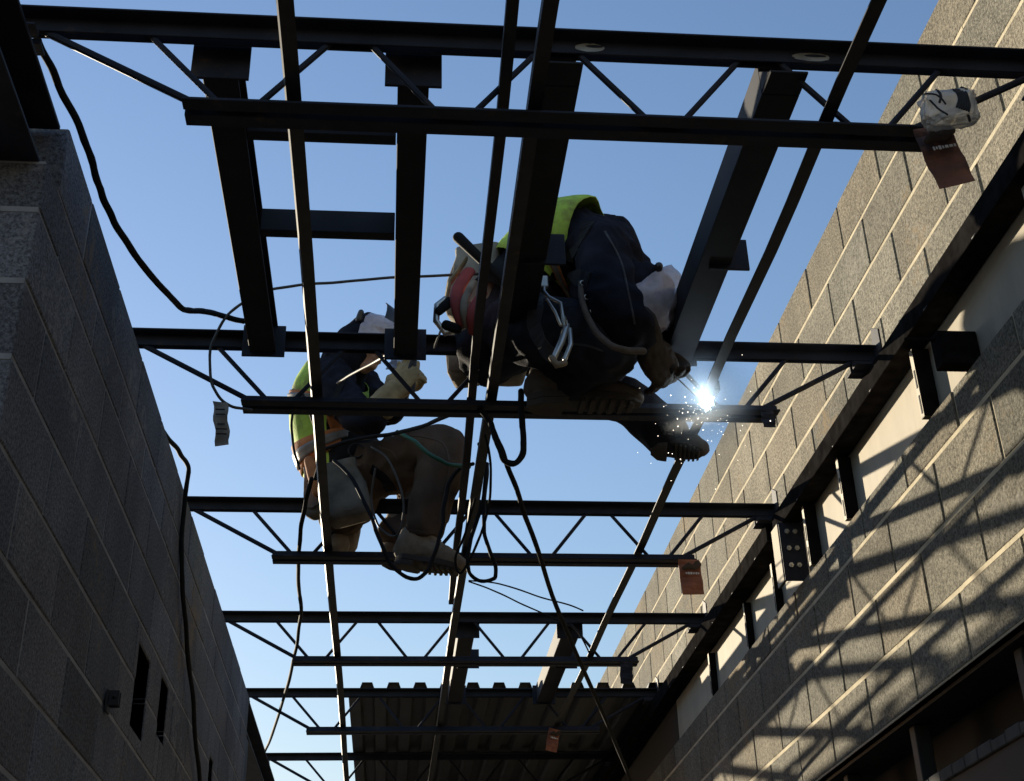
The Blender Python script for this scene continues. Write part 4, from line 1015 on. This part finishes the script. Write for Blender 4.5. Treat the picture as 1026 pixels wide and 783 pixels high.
# electrode holder and rod
eh = empty('electrode_holder', (0.7940,3.3300,3.5156)); tag(eh, 'electrode holder with a thin rod reaching from the welder\'s gloves to the arc', 'welding tool')
m = MB(); m.sweep([(0.7567,3.3200,3.5601),(0.8129,3.3600,3.5297)],[.012,.010],10); m.build('grip', M['rubber'], eh, smooth=True)
m = MB(); m.sweep([(0.8129,3.3600,3.5297),(0.9390,3.5150,3.5180)],[.0025,.0022],8); m.build('rod', M['wire'], eh)
# arc and sparks
arc = MB(); ac = V((0.9481,3.5300,3.5140)); arc.ball(ac + V((0,-.035,-.010)), .015, sub=4)
for v in arc.bm.verts:
    d_ = (v.co-(ac+V((0,-.035,-.010)))); u_ = d_.normalized(); a_ = max(0, noise.noise(u_*3.1+V((2,5,1))))**1.3
    v.co += u_*(.030*a_ + .004*noise.noise(u_*7))
tag(arc.build('welding_arc', M['arc'], smooth=True), 'blinding blue white welding arc on the joist bottom chord', 'welding arc')
ld = bpy.data.lights.new('arc_lamp','POINT'); ld.energy = .4; ld.color = (.72,.88,1); ld.shadow_soft_size = .02
lo = bpy.data.objects.new('arc_lamp', ld); col.objects.link(lo); lo.location = ac + V((-.01,-.055,.012))
# thin fume ball added so the arc's bloom glows around it
fm = bpy.data.materials.new('fume_and_bloom'); fm.use_nodes = True; fn_ = fm.node_tree.nodes; fl_ = fm.node_tree.links
fn_.remove(fn_['Principled BSDF'])
pv = fn_.new('ShaderNodeVolumePrincipled'); pv.inputs['Color'].default_value = (.85,.90,.95,1); pv.inputs['Anisotropy'].default_value = .2
tc_ = fn_.new('ShaderNodeTexCoord'); ln_ = fn_.new('ShaderNodeVectorMath'); ln_.operation = 'LENGTH'; fl_.new(tc_.outputs['Object'], ln_.inputs[0])
mr_ = fn_.new('ShaderNodeMapRange'); mr_.inputs[1].default_value = 0; mr_.inputs[2].default_value = .17; mr_.inputs[3].default_value = 5.0; mr_.inputs[4].default_value = 0
fl_.new(ln_.outputs['Value'], mr_.inputs[0]); fl_.new(mr_.outputs[0], pv.inputs['Density']); fl_.new(pv.outputs[0], fn_['Material Output'].inputs['Volume'])
fb = MB(); fb.ball((0,0,0), .18, sub=3); fo = fb.build('fume_bloom', fm); fo.location = ac + V((0,-.035,-.005)); tag(fo, 'thin glowing fume round the welding arc', 'fume', kind='stuff')
sp_ = MB(); rnd = random.Random(5)
for k in range(90):
    d = V((rnd.gauss(0,1),rnd.gauss(0,.8),rnd.gauss(-.25,.9))).normalized(); r = abs(rnd.gauss(0,.10))+.02
    sp_.ball(ac + d*r + V((-.05*rnd.random(),0,-.35*r)), rnd.choice((.0006,.0008,.001,.0016)), sub=1)
tag(sp_.build('sparks', M['spark']), 'tiny glowing spatter flying off the welding arc', 'sparks', kind='stuff')

# ------------------------------------------------------------------ light, sky, camera
el = math.atan2(.43, math.hypot(1,1.65)); az = math.atan2(-1, 1.65)      # from +Y towards +X
sd = V((-1,1.65,.43)).normalized()
sun = bpy.data.lights.new('sun','SUN'); sun.energy = 5.0; sun.angle = R(.5); sun.color = (1,.87,.66)
so = bpy.data.objects.new('sun', sun); col.objects.link(so); so.rotation_euler = sd.to_track_quat('Z','Y').to_euler(); so.location = sd*50
w = bpy.data.worlds.new('World'); scene.world = w; w.use_nodes = True
nt = w.node_tree; bg_ = nt.nodes['Background']
sk = nt.nodes.new('ShaderNodeTexSky'); sk.sky_type = 'NISHITA'; sk.sun_disc = False; sk.sun_elevation = el; sk.sun_rotation = az
sk.altitude = 50; sk.air_density = 1.9; sk.dust_density = 0.35; sk.ozone_density = 5
tn = nt.nodes.new('ShaderNodeVectorMath'); tn.operation = 'MULTIPLY'; tn.inputs[1].default_value = (1.07,.91,.98)
nt.links.new(sk.outputs[0], tn.inputs[0]); nt.links.new(tn.outputs[0], bg_.inputs['Color']); bg_.inputs['Strength'].default_value = 0.12
cam = bpy.data.cameras.new('camera'); cam.sensor_width = 36; cam.sensor_fit = 'HORIZONTAL'; cam.lens = 1320/1026*36; cam.clip_end = 3000; cam.clip_start = .05
co = bpy.data.objects.new('camera', cam); col.objects.link(co)
rt = V((.99599866,-.08587885,-.02472823)); up = V((-.01980351,-.48191249,.87599553)); fw = V((.08714634,.87200067,.4816849))
mw = Matrix(((rt.x,up.x,-fw.x,0),(rt.y,up.y,-fw.y,0),(rt.z,up.z,-fw.z,1.6),(0,0,0,1)))
co.matrix_world = mw; scene.camera = co
vs = scene.view_settings; vs.view_transform = 'Standard'; vs.look = 'None'; vs.exposure = 0.86; vs.gamma = 1; vs.use_curve_mapping = False
scene.render.resolution_x = 1024; scene.render.resolution_y = 781
scene.cycles.max_bounces = 6; scene.cycles.transparent_max_bounces = 12
